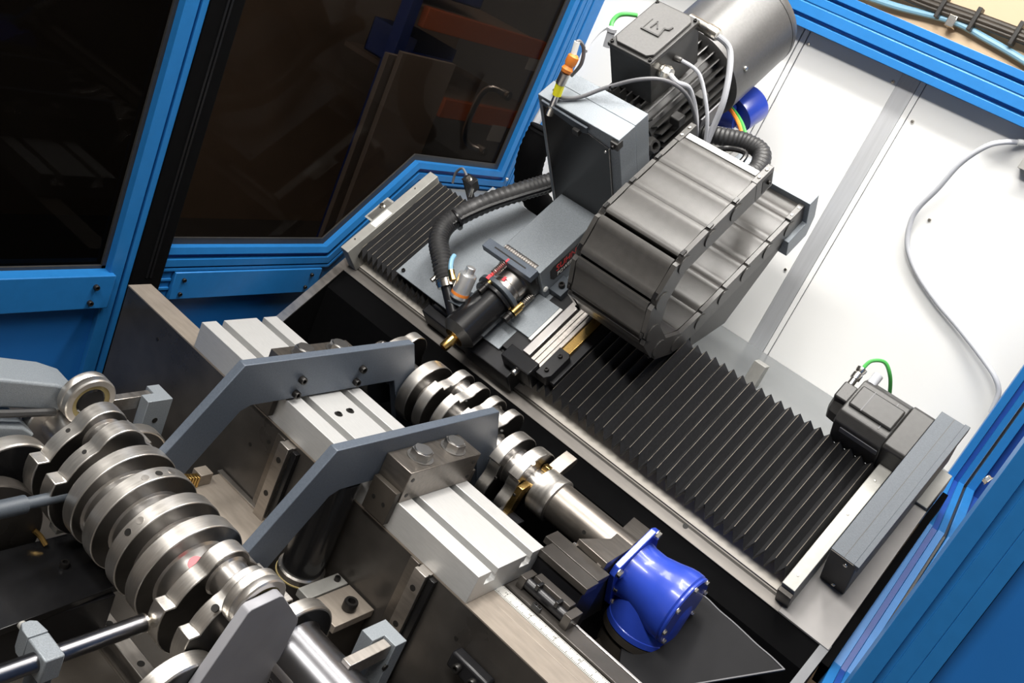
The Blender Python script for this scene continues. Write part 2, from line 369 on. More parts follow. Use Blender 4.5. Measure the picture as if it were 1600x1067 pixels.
def bin_(px, py, w_, h_, lab, mt):
    p = Q(px, py, -1.97); b = MB(); y, z = p.y, p.z
    b.box(-2.2, -1.97, y, y+w_, z-h_, z-h_+.01).box(-2.2, -2.19, y, y+w_, z-h_, z).box(-1.98, -1.97, y, y+w_, z-h_, z-h_*.35).box(-2.2, -1.97, y, y+.01, z-h_, z).box(-2.2, -1.97, y+w_-.01, y+w_, z-h_, z)
    return single('storage_bin', b, mt, lab, 'bin', base=(-2.08, y, z-h_), bev=.003)
bin_(650, 62, .24, .13, 'blue plastic bin on the rack above the leaning boards, behind the dark window', 'shelf_blue')
bin_(690, -62, .30, .12, 'blue plastic bin on the topmost shelf at the upper edge of the dark window', 'shelf_blue')
p = Q(620, 80, -1.75)
for k, (xx, lab, mt) in enumerate(((-1.75, 'pale grey board leaning in front of the storage rack behind dark glass', 'board_grey'), (-1.80, 'brownish board just left of the pale grey board behind dark glass', 'board_grey'))):
    q = Q(630-22*k, 82+2*k, xx); single('board', MB().box(xx-.02, xx, q.y, q.y+.28-.05*k, -1.0, q.z), mt, lab, 'board', base=(xx, q.y, -1.0), bev=.002)
struct('wall_far', MB().box(-3.05, -3.0, -3.25, 3.25, -1, 3), 'board_brown')
p0 = PW(786, 145, X=-.985); p1 = PW(748, 232, X=-.985)
hd = MB().tube([p0+Vector((.02, 0, 0)), p0+Vector((-.02, -.02, .0)), p0*.8+p1*.2+Vector((-.035, -.035, 0)), p0*.2+p1*.8+Vector((-.035, -.035, 0)), p1+Vector((-.02, -.02, 0)), p1+Vector((.02, 0, 0))], .008, 10)
h_ = thing('pull_handle', 'curved metal pull handle on the outside of the dark window', 'handle', tuple(p1)); part(h_, 'grip', hd, 'bright_steel')
for q in (p0, p1): part(h_, 'foot', MB().cyl(q+Vector((.022, 0, 0)), q+Vector((-.004, 0, 0)), .012), 'nickel')
# cables on the workshop wall
single('air_hose', MB().tube([PW(x, y, Y=1.88) for (x, y) in ((1330, -14), (1400, 10), (1488, 33), (1540, 60), (1600, 95), (1680, 150))], .010), 'air_hose_blue', 'thin pale blue hose running along the beige workshop wall', 'hose', base=tuple(PW(1488, 33, Y=1.88)))
cb = thing('cable_bundle', 'dark bundle of tied cables along the beige workshop wall', 'cable', tuple(PW(1500, 20, Y=1.87)))
for k in range(3): part(cb, 'cable', MB().tube([PW(x, y+7*k-7, Y=1.87-.004*(k % 2)) for (x, y) in ((1370, -32), (1440, 0), (1525, 30), (1600, 58), (1700, 96))], .0085), 'brown_iron')
for (x, y) in ((1474, 10), (1525, 30), (1590, 52)): part(cb, 'cable_tie', MB().box(*(lambda p: (p.x-.006, p.x+.006, p.y-.02, p.y+.015, p.z-.034, p.z+.03))(PW(x, y, Y=1.87))), 'black_plastic', .002)
cl = PW(1488, 34, Y=1.87); single('hose_clip', MB().box(cl.x-.012, cl.x+.012, cl.y-.016, cl.y+.03, cl.z-.016, cl.z+.016), 'nickel', 'small metal clip holding the pale blue hose on the beige wall', 'clip', base=tuple(cl), bev=.002)

# ================================================================== MACHINE BED
bed = thing('machine_bed', 'dark cast machine bed with a deep trough and pale machined top edges', 'machine bed', (-.25, .25, -1.0))
part(bed, 'front_wall', MB().box(-.89, .394, 0, .046, -1.0, -.0505), 'bed_iron', .001)
part(bed, 'front_ledge', MB().box(-.89, .394, -.0005, .0465, -.0525, -.050), 'bed_top')
part(bed, 'rear_ledge', MB().box(-.02, .371, .046, .135, -.35, -.051), 'bed_iron', .001)
part(bed, 'ledge_strip', MB().box(-.02, .394, .0465, .0675, -.054, -.0500), 'bed_top', .0004)
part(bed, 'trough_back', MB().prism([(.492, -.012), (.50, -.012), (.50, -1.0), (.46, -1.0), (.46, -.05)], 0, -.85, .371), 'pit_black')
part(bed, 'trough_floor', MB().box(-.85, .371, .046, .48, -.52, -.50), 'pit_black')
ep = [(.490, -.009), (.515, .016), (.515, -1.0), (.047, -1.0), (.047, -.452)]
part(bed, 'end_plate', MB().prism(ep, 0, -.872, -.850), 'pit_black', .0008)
part(bed, 'end_cap', MB().prism([(.515, .0165), (.047, -.4515), (.047, -.4555), (.515, .0125)], 0, -.8725, -.8495), 'ground_steel')
part(bed, 'end_plate', MB().prism(ep, 0, .371, .386), 'black_iron', .0008)
part(bed, 'end_cap', MB().prism([(.497, -.0015), (.047, -.4515), (.047, -.4555), (.497, -.0055)], 0, .3705, .3865), 'chute_grey')
g = [PW(1070, 905, Y=.445), PW(1152, 977, Y=.4133), PW(1226, 1046, Y=.385), PW(960, 1090, Y=.24), PW(975, 990, Y=.30)]
part(bed, 'chute_plate', MB().add(list(g)+[v+Vector((0, 0, -.004)) for v in g], [(0, 1, 2, 3, 4), (9, 8, 7, 6, 5)]+[(i, (i+1) % 5, (i+1) % 5+5, i+5) for i in range(5)]), 'chute_dark', label='dark grey welded chute plate')
def lerp3(a, b, n, up): return [a.lerp(b, k/n)+Vector((0, 0, up))+Vector((random.uniform(-.0008, .0008),)*3) for k in range(n+1)]
for (a_, b_) in ((0, 2), (2, 3)): part(bed, 'weld_seam', MB().tube(lerp3(g[a_], g[b_], 8, .001), .0015, 6, 3), 'cable_dark')
part(bed, 'cross_tube', MB().cyl((.21, .37, -.09), (.12, .475, -.06), .012), 'black_gloss')
for (x, y) in ((246, 530), (391, 694), (713, 997), (420, 690)):
    q = PW(x, y, Y=0); inst(bed, 'bore', BORE6, (q.x, -.0002, q.z), (0, -1, 0))
# slanted upper bed: ways in the slant frame
sb = thing('slant_bed', 'slanted steel guideway running the length of the machine beneath the bellows', 'guideway', (-.25, 0, 0), SF)
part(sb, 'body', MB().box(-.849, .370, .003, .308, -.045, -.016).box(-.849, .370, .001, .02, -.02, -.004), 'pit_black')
part(sb, 'way_strip', MB().box(-.850, .371, 0, .0205, -.004, 0), 'way_steel', .0008)
part(sb, 'way_groove', MB().box(-.850, .371, .0205, .024, -.02, -.002), 'brown_iron')
part(sb, 'way_strip', MB().box(-.850, .371, .024, .0275, -.02, -.0008), 'way_steel', .0004)
part(sb, 'cover_strip', MB().box(-.83, .2715, .0285, .075, -.02, .0015), 'strip_pale', .0004, label='pale strip below the bellows')
part(sb, 'back_plate', MB().box(-.85, .371, .075, .308, -.015, 0), 'ground_steel')
part(sb, 'end_table', MB().prism([(.289, .001), (.386, .001), (.374, .307), (.345, .307), (.289, .307)], 2, -.02, .0022), 'table_steel', .0006, label='bare steel end table')
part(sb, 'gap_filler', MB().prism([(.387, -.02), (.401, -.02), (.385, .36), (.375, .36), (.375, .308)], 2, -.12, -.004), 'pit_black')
part(sb, 'end_bracket', MB().box(.315, .372, .309, .39, -.05, .008), 'cast_alu', .001)
inst(sb, 'bore', BORE8, tuple(PS(1071, 822, n=0)))
# ruler on the front ledge
rl = thing('steel_ruler', 'white graduated ruler strip let into the front ledge of the bed', 'ruler', (.2, .078, -.050))
part(rl, 'strip', MB().box(-.012, .394, .0678, .0905, -.052, -.0495), 'ruler_white')
tk = MB()
for i in range(166):
    x = -.010+i*.0024; L = .0085 if i % 10 == 0 else (.006 if i % 5 == 0 else .0038)
    tk.box(x, x+.0007, .0683, .0683+L, -.0496, -.0493)
    tk.box(x, x+.0007, .0900-L*.6, .0900, -.0496, -.0493)
part(rl, 'graduation', tk, 'print_black', kind='stuff')
def text_mesh(s, size, m, ext=.0002):
    cu = bpy.data.curves.new('lettering', 'FONT'); cu.body = s; cu.size = 1.; cu.extrude = ext/size; cu.align_x = 'CENTER'; cu.align_y = 'CENTER'
    o = bpy.data.objects.new('lettering', cu); col.objects.link(o); dg = bpy.context.evaluated_depsgraph_get()
    me = bpy.data.meshes.new_from_object(o.evaluated_get(dg)); bpy.data.objects.remove(o); xs_ = [v.co.x for v in me.vertices]; ys_ = [v.co.y for v in me.vertices]; me.transform(Matrix.Scale(size, 4) @ Matrix.Translation((-(min(xs_)+max(xs_))/2, -(min(ys_)+max(ys_))/2, 0))); me.materials.clear(); me.materials.append(MT[m]); return me
for i in range(8):
    me = text_mesh(str(14+i*2), .0065, 'print_black', .0001)
    o = bpy.data.objects.new('numeral', me); col.objects.link(o); o.parent = rl; o.location = Vector((.012+i*.048, .0815, -.0494))-BASE[rl.name]

# ================================================================== T-SLOT BEAM, BRIDGE PLATES
bm_ = thing('slotted_beam', 'long pale milled aluminium beam with two T-slots along its top', 'beam', (-.34, .082, -.05))
def slot(y): return [(y, 0), (y, -.012), (y-.005, -.0125), (y-.005, -.024), (y+.021, -.024), (y+.021, -.0125), (y+.016, -.012), (y+.016, 0)]
sec = [(0, 0)]+slot(.030)+[(.104, 0)][:0]+slot(.118)+[(.164, 0), (.164, -.0497), (0, -.0497)]
part(bm_, 'body', MB().prism(sec, 0, -.680, -.003), 'milled_alu', .0008)
for (x, y) in ((529, 647), (547, 642)):
    q = PW(x, y, Z=0); inst(bm_, 'socket_screw', SCR5, (q.x, q.y, -.0035), scale=1.25); inst(bm_, 'screw_ring', disc_mesh('screw_ring', .0072, 'dark_bore', .0003), (q.x, q.y, .0))
GP = [(-.114, .082), (.262, .082), (.425, -.205), (.372, -.205), (.248, .004), (-.075, .004), (-.092, -.004), (-.165, -.118), (-.245, -.118)]
def bridge(x0, lab, foot):
    b = thing('bridge_plate', lab, 'bracket', (x0, .08, 0), group='bridge plates across the slotted beam')
    part(b, 'plate', MB().prism([(y, z) for (y, z) in GP], 0, x0-.0155, x0), 'grey_paint', .0012)
    ft = part(b, 'foot', MB().box(x0-.075, x0, -.246, -.168, -.130, -.1185), 'grey_paint', .001)
    inst(ft, 'socket_screw', SCR8, (x0-.052, -.222, -.1185)); inst(ft, 'socket_screw', SCR8, (x0-.058, -.19, -.1185))
    return b
g1 = bridge(-.4395, 'grey painted bridge plate across the beam, the farther one with four socket screws', 1)
for (x, y) in ((473, 594), (463, 616), (567, 577), (557, 597)):
    q = PW(x, y, X=-.436); inst(g1, 'socket_screw', SCR8, (-.4395, q.y, q.z), (1, 0, 0))
g2 = bridge(-.2255, 'grey painted bridge plate across the beam, the nearer one behind the bolted clamp block', 1)
def clamp(xa, xb, lab, dr):
    c = thing('clamp_block', lab, 'clamp', ((xa+xb)/2, .082, 0), group='clamp blocks on the slotted beam')
    bk = part(c, 'block', MB().box(xa, xb, -.001, .166, .0003, .055), 'dark_steel', .001)
    sj = part(c, 'side_jaw', MB().box(xa+.002, xb-.002, -.012, -.0012, -.040, .018), 'brown_iron', .0008)
    part(c, 'side_jaw', MB().box(xa+.002, xb-.002, .1662, .177, -.040, .018), 'brown_iron', .0008)
    for y in (.045, .123): inst(bk, 'hex_bolt', HEX16, ((xa+xb)/2, y, .055), roll=.4+y*9, scale=1.25)
    for y in (.010, .155):
        for z in (.012, .040): inst(bk, 'bore', BORE6, (xb, y, z), (1, 0, 0))
    for k in (.3, .7): inst(sj, 'bore', BORE6, (xa+(xb-xa)*k, -.012, -.012), (0, -1, 0))
    return c
clamp(-.2252, -.172, 'brown steel clamp block with two hexagon bolts in front of the nearer bridge plate', 1)
clamp(-.510, -.4552, 'grey steel clamp block with two hexagon bolts behind the farther bridge plate', 1)

# ================================================================== BELLOWS (slant frame: x along the bed, y = up the slant, z = normal)
def bellows(name, lab, x0, x1, n, ztop, zval, s0, s1, drape):
    t = thing(name, lab, 'bellows', ((x0+x1)/2, (s0+s1)/2, 0), SF)
    p = (x1-x0)/n; vs = []; fs = []; m = 2*n+1
    rows = [(s0-.004, -.010), (s0-.004, 0), (s0+.020, 0)]+[(s0+.020+(s1-s0-.032)*k/6, 0) for k in range(1, 7)]+[(s1, -.002), (s1, -.012)]
    for j, (s, dz) in enumerate(rows):
        for i in range(m):
            ridge = i % 2 == 1; z = ztop if ridge else zval; jit = random.uniform(-.0008, .0008)
            front = j < 2
            ss = s+((.010 if ridge else -.003)+jit*2 if front else 0)
            zz = z+dz+(-.003 if (front and ridge) else 0)+jit*(2 if front else .5)
            vs.append((x0+p*i/2+jit*(1.2 if front else .5), ss, zz))
    for j in range(len(rows)-1):
        for i in range(m-1): fs.append((j*m+i, j*m+i+1, (j+1)*m+i+1, (j+1)*m+i))
    part(t, 'shade_core', MB().box(x0+.003, x1-.003, s0+.024, s1-.01, .0025, zval-.004), 'pit_black')  # black box added under the folds so the space there stays dark
    cv = part(t, 'folded_cover', MB().add(vs, fs), 'bellows_fabric', angle=20)
    sm = cv.modifiers.new('thick', 'SOLIDIFY'); sm.thickness = .0008
    se = MB().cyl((0, s0+.006, 0), (0, s1-.006, 0), .0006, 6).mesh('fold_edge', 'fold_seam')
    for i in range(1, m, 2):
        o = bpy.data.objects.new('fold_edge', se); col.objects.link(o); o.parent = t; o.location = Vector((x0+p*i/2, 0, ztop+.0002))-BASE[t.name]
    return t
bellows('long_bellows', 'wide black folded bellows stretched over the guideway right of the cable chain', -.335, .272, 29, .060, .038, .046, .300, 1)
bellows('short_bellows', 'narrow black compressed bellows beside the left window frame', -.824, -.585, 15, .058, .038, .042, .283, 1)
e1 = thing('bellows_end_plate', 'pale grey end plate of the short bellows beside the left window frame', 'plate', (-.838, .15, 0), SF, 'bellows end plates')
part(e1, 'plate', MB().prism([(.016, 0), (.286, 0), (.286, .066), (.016, .066)], 0, -.850, -.8255), 'cast_alu', .001)
part(e1, 'lug', MB().prism([(.105, .066), (.175, .066), (.165, .0655), (.115, .0655)], 0, -.872, -.850).box(-.868, -.850, .11, .17, .03, .066), 'cast_alu', .002)
part(e1, 'label', MB().box(-.846, -.829, .100, .150, .066, .0663), 'white_label', label='small white sticker')
inst(e1, 'bolt', HEX6, (-.862, .15, .066)); 
for s_ in (.05, .23): inst(e1, 'screw', PANS, (-.84, s_, .066), scale=.6)
e2 = thing('bellows_end_plate', 'pale grey end plate with white sticker at the right end of the long bellows', 'plate', (.285, .16, 0), SF, 'bellows end plates')
part(e2, 'plate', MB().prism([(.024, .0022), (.308, .0022), (.308, .064), (.024, .064)], 0, .2725, .297), 'cast_alu', .001)
part(e2, 'end_skirt', MB().box(.272, .298, .014, .0235, .0022, .050), 'bed_iron', .001)
stk = part(e2, 'sticker', MB().prism([(.2735, .112), (.2755, .110), (.2860, .110), (.288, .112), (.288, .158), (.286, .160), (.2755, .160), (.2735, .158)], 2, .064, .0643), 'white_label', label='white rating sticker')
lines = MB()
for k in range(9): lines.box(.2755+.0008*k*0+(k % 3)*.0034, .2762+(k % 3)*.0034, .114+.012*(k//3), .123+.012*(k//3), .0643, .06445)
part(stk, 'print', lines, 'cable_grey', kind='stuff')
for s_ in (.05, .27, .19): inst(e2, 'screw', PANS, (.285, s_, .064), scale=.5)
# belt cover and servo motor at the right end
bc = thing('belt_cover', 'long dark grey belt cover standing along the right end of the bellows', 'cover', (.33, .26, 0), SF)
part(bc, 'housing', MB().prism([(.3055, .135), (.352, .135), (.352, .0025), (.3055, .0025)], 1, .094, .412), 'dark_grey_paint', .0008)
part(bc, 'top_seam', MB().box(.3285, .3295, .095, .411, .1348, .1353).box(.3495, .3505, .095, .411, .1348, .1356), 'black_plastic')
part(bc, 'lid', MB().box(.3465, .3560, .093, .413, .120, .1375), 'dark_grey_paint', .0008)
bel = part(bc, 'end_lid', MB().box(.3065, .351, .0925, .094, .004, .134), 'brown_iron')
for (x, n_) in ((.336, .118), (.331, .016)): inst(bel, 'screw', PANS, (x, .0925, n_), (0, -1, 0))
sv = thing('servo_motor', 'black servo motor with a green encoder cable behind the long bellows', 'motor', (.23, .37, .05), SF)
N0 = .075
def rsq(cs, cn, h, ch, k=1):  # chamfered square section in (s, n)
    return [(cs-h, cn-h+ch), (cs-h+ch, cn-h), (cs+h-ch, cn-h), (cs+h, cn-h+ch), (cs+h, cn+h-ch), (cs+h-ch, cn+h), (cs-h+ch, cn+h), (cs-h, cn+h-ch)]
part(sv, 'body', MB().prism(rsq(.352, N0, .052, .016), 0, .175, .2655), 'black_plastic', .003, 3)
part(sv, 'top_rib', MB().box(.180, .262, .330, .376, N0+.052, N0+.058), 'black_plastic', .003)
part(sv, 'rib_seam', MB().box(.203, .2045, .330, .376, N0+.0578, N0+.0585).box(.243, .2445, .322, .384, N0+.0518, N0+.0528), 'cable_dark')
part(sv, 'flange', MB().prism(rsq(.352, N0, .050, .006), 0, .2655, .3050), 'black_plastic', .002)
part(sv, 'label_recess', MB().box(.250, .262, .340, .372, N0+.052, N0+.0527), 'black_iron')
part(sv, 'side_slot', MB().box(.19, .262, .2985, .3005, N0+.012, N0+.026), 'cable_dark', .0006)
part(sv, 'encoder_cap', MB().lathe([(.036, .0), (.036, .008), (.034, .022), (.020, .028)], (.175, .352, N0), (-1, 0, 0), 10), 'black_plastic', .002)
part(sv, 'encoder_block', MB().box(.150, .176, .335, .372, N0+.010, N0+.046), 'black_plastic', .003)
c0 = Vector((.158, .375, N0+.035))
part(sv, 'plug', MB().lathe([(.0065, 0), (.0065, .012), (.009, .013), (.009, .024), (.0075, .026), (.0095, .032), (.0095, .036), (.004, .037)], c0, (0, 1, .25), 16), 'nickel', label='chrome connector plug')
part(sv, 'plug', MB().lathe([(.009, 0), (.009, .022), (.005, .023)], (.186, .394, N0+.040), (0, 1, .15), 14), 'cable_grey')
part(sv, 'cable', MB().tube([c0+Vector((0, .036, .009)), c0+Vector((.004, .055, .014)), c0+Vector((.022, .068, .012)), c0+Vector((.040, .062, -.005)), c0+Vector((.052, .055, -.04)), c0+Vector((.06, .05, -.09))], .0035, 8), 'cable_green', label='green encoder cable')

# ================================================================== CARRIAGE, SPINDLE HEAD
XA, NA = -.4665, .105        # spindle axis: x and height above the guideway
ca = thing('carriage', 'black carriage with a grey cover plate riding on the guideway under the spindle', 'carriage', (-.48, .18, .0), SF)
part(ca, 'saddle', MB().box(-.585, -.336, .040, .305, .004, .060), 'black_iron', .002)
part(ca, 'front_bracket', MB().box(-.60, -.40, .020, .042, .006, .050).box(-.47, -.345, .012, .050, .010, .064), 'black_iron', .002)
cvp = part(ca, 'cover_plate', MB().box(-.703, -.400, .047, .338, .0655, .0695), 'hammer_grey', .0006, label='grey cover plate')
for (x, s_) in ((-.690, .058), (-.690, .326)): inst(cvp, 'socket_screw', SCR5, (x, s_, .0695))
part(ca, 'slide_bed', MB().box(-.400, -.262, .056, .300, .060, .072), 'black_iron', .001)
part(ca, 'guide_bar', MB().box(-.352, -.334, .068, .300, .072, .088), 'bright_steel', .0008, label='bright steel guide bar')
part(ca, 'guide_bar', MB().box(-.330, -.300, .062, .300, .072, .084).box(-.324, -.320, .062, .300, .084, .087).box(-.312, -.308, .062, .300, .084, .087), 'ground_steel', .0006)
part(ca, 'brass_gib', MB().box(-.299, -.280, .115, .300, .060, .080), 'brass', .0006)
part(ca, 'end_block', MB().box(-.372, -.300, .030, .062, .046, .100), 'black_gloss', .002)
stp = part(ca, 'stop_plate', MB().prism([(-.300, .048), (-.278, .048), (-.270, .060), (-.270, .112), (-.276, .118), (-.300, .118)], 2, .062, .090), 'black_iron', .001)
for s_ in (.064, .102): inst(stp, 'socket_screw', SCR5, (-.285, s_, .090), scale=1.1)
inst(ca, 'socket_screw', SCR8B, (-.335, .030, .080), (0, -1, 0)); inst(ca, 'socket_screw', SCR8B, (-.440, .020, .040), (0, -1, 0), scale=.8)
part(ca, 'alu_plate', MB().box(-.430, -.368, .100, .190, .070, .078), 'hammer_grey', .0006)
part(ca, 'alu_edge', MB().box(-.3675, -.360, .098, .190, .070, .0785), 'milled_alu', .0006)

sp = thing('spindle_unit', 'grey spindle box with red and white lettering and a black barrel nose', 'spindle', (XA, .18, .07), SF)
part(sp, 'box', MB().box(-.514, -.411, .190, .366, .0705, .155), 'hammer_grey', .0015)
part(sp, 'mount_lug', MB().prism([(-.411, .206), (-.380, .206), (-.380, .245), (-.411, .250)], 2, .0705, .088), 'dark_grey_paint', .001)
inst(sp, 'socket_screw', SCR8, (-.394, .226, .088))
npl = part(sp, 'name_plate', MB().prism([(.214, .112), (.222, .101), (.365, .101), (.365, .139), (.226, .139), (.216, .134)], 0, -.4111, -.4104), 'black_plastic')
for (tx, sz, m_, s_, n_) in (('SUHNER', .0225, 'print_red', .275, .1260), ('POWER', .0130, 'white_label', .256, .1085)):
    me = text_mesh(tx, sz, m_, .0002); o = bpy.data.objects.new('lettering', me); col.objects.link(o); o.parent = npl
    sh = Matrix.Identity(4); sh[0][1] = .25; me.transform(sh)
    o.matrix_local = Matrix.Translation(Vector((-.4102, s_, n_))-BASE[sp.name]) @ Matrix(((0, 0, 1, 0), (1, 0, 0, 0), (0, 1, 0, 0), (0, 0, 0, 1)))
part(sp, 'shroud', MB().lathe([(.045, 0), (.049, .004), (.049, .022)], (XA, .168, NA), (0, 1, 0), 28), 'black_plastic', .002)
fp = [PS(764.6, 382, n=.163), PS(751, 393, n=.163), PS(827, 446, n=.163), PS(839, 433, n=.163)]
xa_, xb_ = -.544, -.414
slp = part(sp, 'slotted_plate', MB().box(xa_, xb_, .166, .189, .147, .163), 'grey_paint', .0008, label='flat grey slotted plate')
part(slp, 'slot', MB().box(-.520, -.436, .1765, .1795, .1625, .1633), 'dark_bore')
part(slp, 'index_mark', MB().box(-.4795, -.4755, .166, .1745, .163, .1633).box(-.4795, -.4755, .1657, .166, .155, .163), 'red_paint')
part(sp, 'plate_web', MB().prism([(xa_+.004, .147), (-.514, .09), (-.42, .09), (xb_-.004, .147)], 1, .184, .190), 'black_plastic', .001)
gz = MB()
for k in range(14): gz.lathe([(.0098, 0), (.0105, .0008), (.0098, .0016)], (-.507+k*.0058, .196, .1485), (1, 0, 0), 12)
part(sp, 'knurled_knob', gz.cyl((-.51, .196, .1485), (-.425, .196, .1485), .0096, 14), 'ground_steel')
inst(sp, 'button', MB().lathe([(.006, 0), (.006, .003), (.004, .004)], (0, 0, 0), (0, 0, 1), 16).mesh('button', 'white_label'), (-.4105, .196, .098), (1, 0, 0))
ql = part(sp, 'quill', MB().lathe([(.033, 0), (.033, .012), (.031, .013), (.031, .018), (.034, .019), (.034, .045)], (XA, .128, NA), (0, 1, 0), 28), 'bright_steel')
part(ql, 'quill_mark', MB().box(XA-.003, XA+.003, .140, .150, NA+.0325, NA+.0342), 'red_paint')
def spring(cx, cn, s0, s1, r, turns, wire):
    return MB().tube([(cx+r*math.cos(t*.8), s0+(s1-s0)*t*.8/(2*math.pi*turns), cn+r*math.sin(t*.8)) for t in range(int(2*math.pi*turns/.8)+1)], wire, 6, 2)
for (cx, cn, r_) in ((XA-.018, NA+.046, .0066), (XA+.044, NA-.012, .0060)):
    part(sp, 'spring', spring(cx, cn, .135, .172, r_, 9, .0012), 'ground_steel'); part(sp, 'spring_rod', MB().cyl((cx, .130, cn), (cx, .178, cn), .0036, 10), 'print_red' if cx < XA else 'ground_steel')
part(sp, 'flange_ring', MB().lathe([(.050, 0), (.0515, .001), (.0515, .009), (.050, .010)], (XA, .118, NA), (0, 1, 0), 36), 'dark_grey_paint')
part(sp, 'flange_ring', MB().lathe([(.046, 0), (.047, .001), (.047, .007), (.046, .008)], (XA, .106, NA), (0, 1, 0), 36), 'black_gloss')
part(sp, 'ring_mark', MB().box(XA-.021, XA-.013, .1178, .1285, NA+.0475, NA+.0496), 'red_paint')
part(sp, 'barrel', MB().lathe([(.0385, 0), (.0385, .095)], (XA, .012, NA), (0, 1, 0), 40), 'black_gloss', label='glossy black barrel')
part(sp, 'barrel_cone', MB().lathe([(.0225, 0), (.0370, .013), (.0385, .0145)], (XA, -.0025, NA), (0, 1, 0), 40), 'black_plastic')
part(sp, 'nozzle', MB().lathe([(.0215, .004), (.0215, 0), (.016, -.001), (.0105, -.002), (.0098, -.027), (.0088, -.029), (.005, -.029), (.0045, -.020), (0, -.020)], (XA, -.0028, NA), (0, 1, 0), 28), 'brass', label='brass nozzle')
part(sp, 'adjuster', MB().lathe([(.0085, 0), (.0085, .020), (.006, .021), (.006, .028)], (XA+.052, .108, NA+.004), (0, 1, 0), 16), 'brass')
part(sp, 'adjuster_screw', MB().lathe([(.0075, 0), (.0075, .012), (.009, .012), (.009, .018)], (XA+.050, .088, NA+.002), (0, 1, 0), 16), 'screw_black')
part(sp, 'adjuster_screw', MB().lathe([(.006, 0), (.006, .016), (.0075, .016), (.0075, .024)], (XA-.010, .088, NA+.043), (0, 1, 0), 14), 'screw_black')
part(sp, 'adjuster', MB().lathe([(.006, 0), (.006, .010)], (XA-.010, .1115, NA+.044), (0, 1, 0), 14), 'brass')

# air nozzle and suction pipe beside the barrel
an = thing('air_regulator', 'small bright aluminium regulator cylinder on a bent black bracket beside the barrel', 'regulator', tuple(PS(716, 462, n=.125)), SF)
a0 = PS(716, 465, n=.135)
acy = part(an, 'cylinder', MB().lathe([(.0165, 0), (.018, .002), (.018, .050), (.016, .053), (.0095, .0535), (.0095, .067), (.0085, .068), (.0065, .068), (.0065, .060), (0, .060)], a0, (.0, .7, .7), 28), 'silver')
part(acy, 'label_band', MB().lathe([(.0182, 0), (.0182, .006)], a0+Vector((0, .0056, .0056)), (.0, .7, .7), 28), 'orange', label='orange printed band')
part(an, 'bracket', MB().prism([(a0.x-.012, a0.y-.018), (a0.x+.030, a0.y-.010), (a0.x+.030, a0.y+.034), (a0.x, a0.y+.022), (a0.x-.016, a0.y+.008)], 2, a0.z-.004, a0.z-.001), 'dark_grey_paint', .0005)
part(an, 'stem', MB().lathe([(.010, 0), (.010, .014), (.007, .014), (.007, .022)], a0+Vector((0, .003, -.026)), (.0, -.1, 1), 14), 'nickel')
f0 = a0+Vector((-.014, .008, .036))
part(an, 'elbow', MB().cyl(f0, f0+Vector((-.016, .012, .006)), .007, 14), 'brass')
part(an, 'air_tube', MB().tube([f0+Vector((-.015, .011, .006)), f0+Vector((-.022, .018, .010)), f0+Vector((-.030, .030, .012)), f0+Vector((-.034, .040, .010))], .0048, 10), 'air_hose_blue')
sp2 = thing('suction_pipe', 'black suction pipe with a steel hose clip left of the barrel', 'pipe', tuple(PS(712, 505, n=.09)), SF)
pA = PS(697, 440, n=.140); pB = PS(714, 512, n=.100)
part(sp2, 'pipe', MB().cyl(pA, pB, .0125, 20), 'black_iron')
dd = (pB-pA).normalized()
part(sp2, 'hose_clip', MB().lathe([(.0195, 0), (.0195, .015)], pA-dd*.004, dd, 24), 'nickel')
part(sp2, 'clip_screw', MB().cyl(pA+Vector((-.022, .0, .004)), pA+Vector((-.022, -.018, .004)), .005, 10), 'nickel')
hs = thing('suction_hose', 'ribbed black suction hose curving from the barrel to behind the belt housing', 'hose', tuple(PS(690, 400, n=.14)), SF)
hp = [pA+dd*.004, PS(690, 405, n=.150), PS(686, 372, n=.155), PS(705, 345, n=.150), PS(760, 317, n=.140), PS(820, 297, n=.130), PS(865, 283, n=.115), PS(930, 255, n=.08)]
part(hs, 'hose', MB().tube(hp, .0210, 16, 14, lambda i: 1.0 if i % 2 else .90), 'rubber_hose')
part(hs, 'cable_tie', MB().lathe([(.0225, 0), (.0225, .004)], hp[3]+Vector((.006, .006, 0)), hp[4]-hp[3], 18), 'black_gloss')
part(hs, 'side_cable', MB().tube([p+Vector((.012, -.018, .008)) for p in hp[1:]], .0065, 8, 8), 'black_gloss')

# belt housing
bh = thing('belt_housing', 'tall grey belt housing with a black front panel behind the spindle box', 'housing', (-.447, .40, .08), SF)
part(bh, 'front_shell', MB().box(-.5445, -.3503, .3665, .4105, .075, .4057), 'hammer_grey', .0012)
part(bh, 'rear_shell', MB().box(-.5435, -.3513, .4112, .447, .075, .4050), 'hammer_grey', .0012)
fpn = part(bh, 'front_panel', MB().prism([(-.532, .100), (-.374, .100), (-.374, .372), (-.532, .400)], 1, .3640, .3665), 'black_gloss', .0006, label='glossy black front panel')
for bx_ in ((-.3738, -.3724, .3636, .3660, .10, .372), (-.5336, -.5322, .3636, .366, .1, .40), (-.53, -.374, .3636, .366, .0985, .0998)): part(fpn, 'panel_edge', MB().box(*bx_), 'ground_steel')
for (x, n_) in ((-.382, .360), (-.382, .110), (-.524, .110)): inst(fpn, 'screw', PANS, (x, .3640, n_), (0, -1, 0), scale=.7)
part(bh, 'corner_catch', MB().box(-.366, -.3495, .3600, .376, .384, .400), 'black_plastic', .0008); inst(bh, 'catch_screw', SCR5, (-.358, .360, .392), (0, -1, 0))
sar = part(bh, 'sensor_arm', MB().prism([(-.530, .395), (-.440, .380), (-.420, .386), (-.420, .399), (-.45, .3995), (-.530, .4035)], 1, .3590, .3638), 'dark_grey_paint', .0006)
part(sar, 'arm_screw', MB().box(-.450, -.436, .352, .362, .374, .386), 'black_plastic', .001)
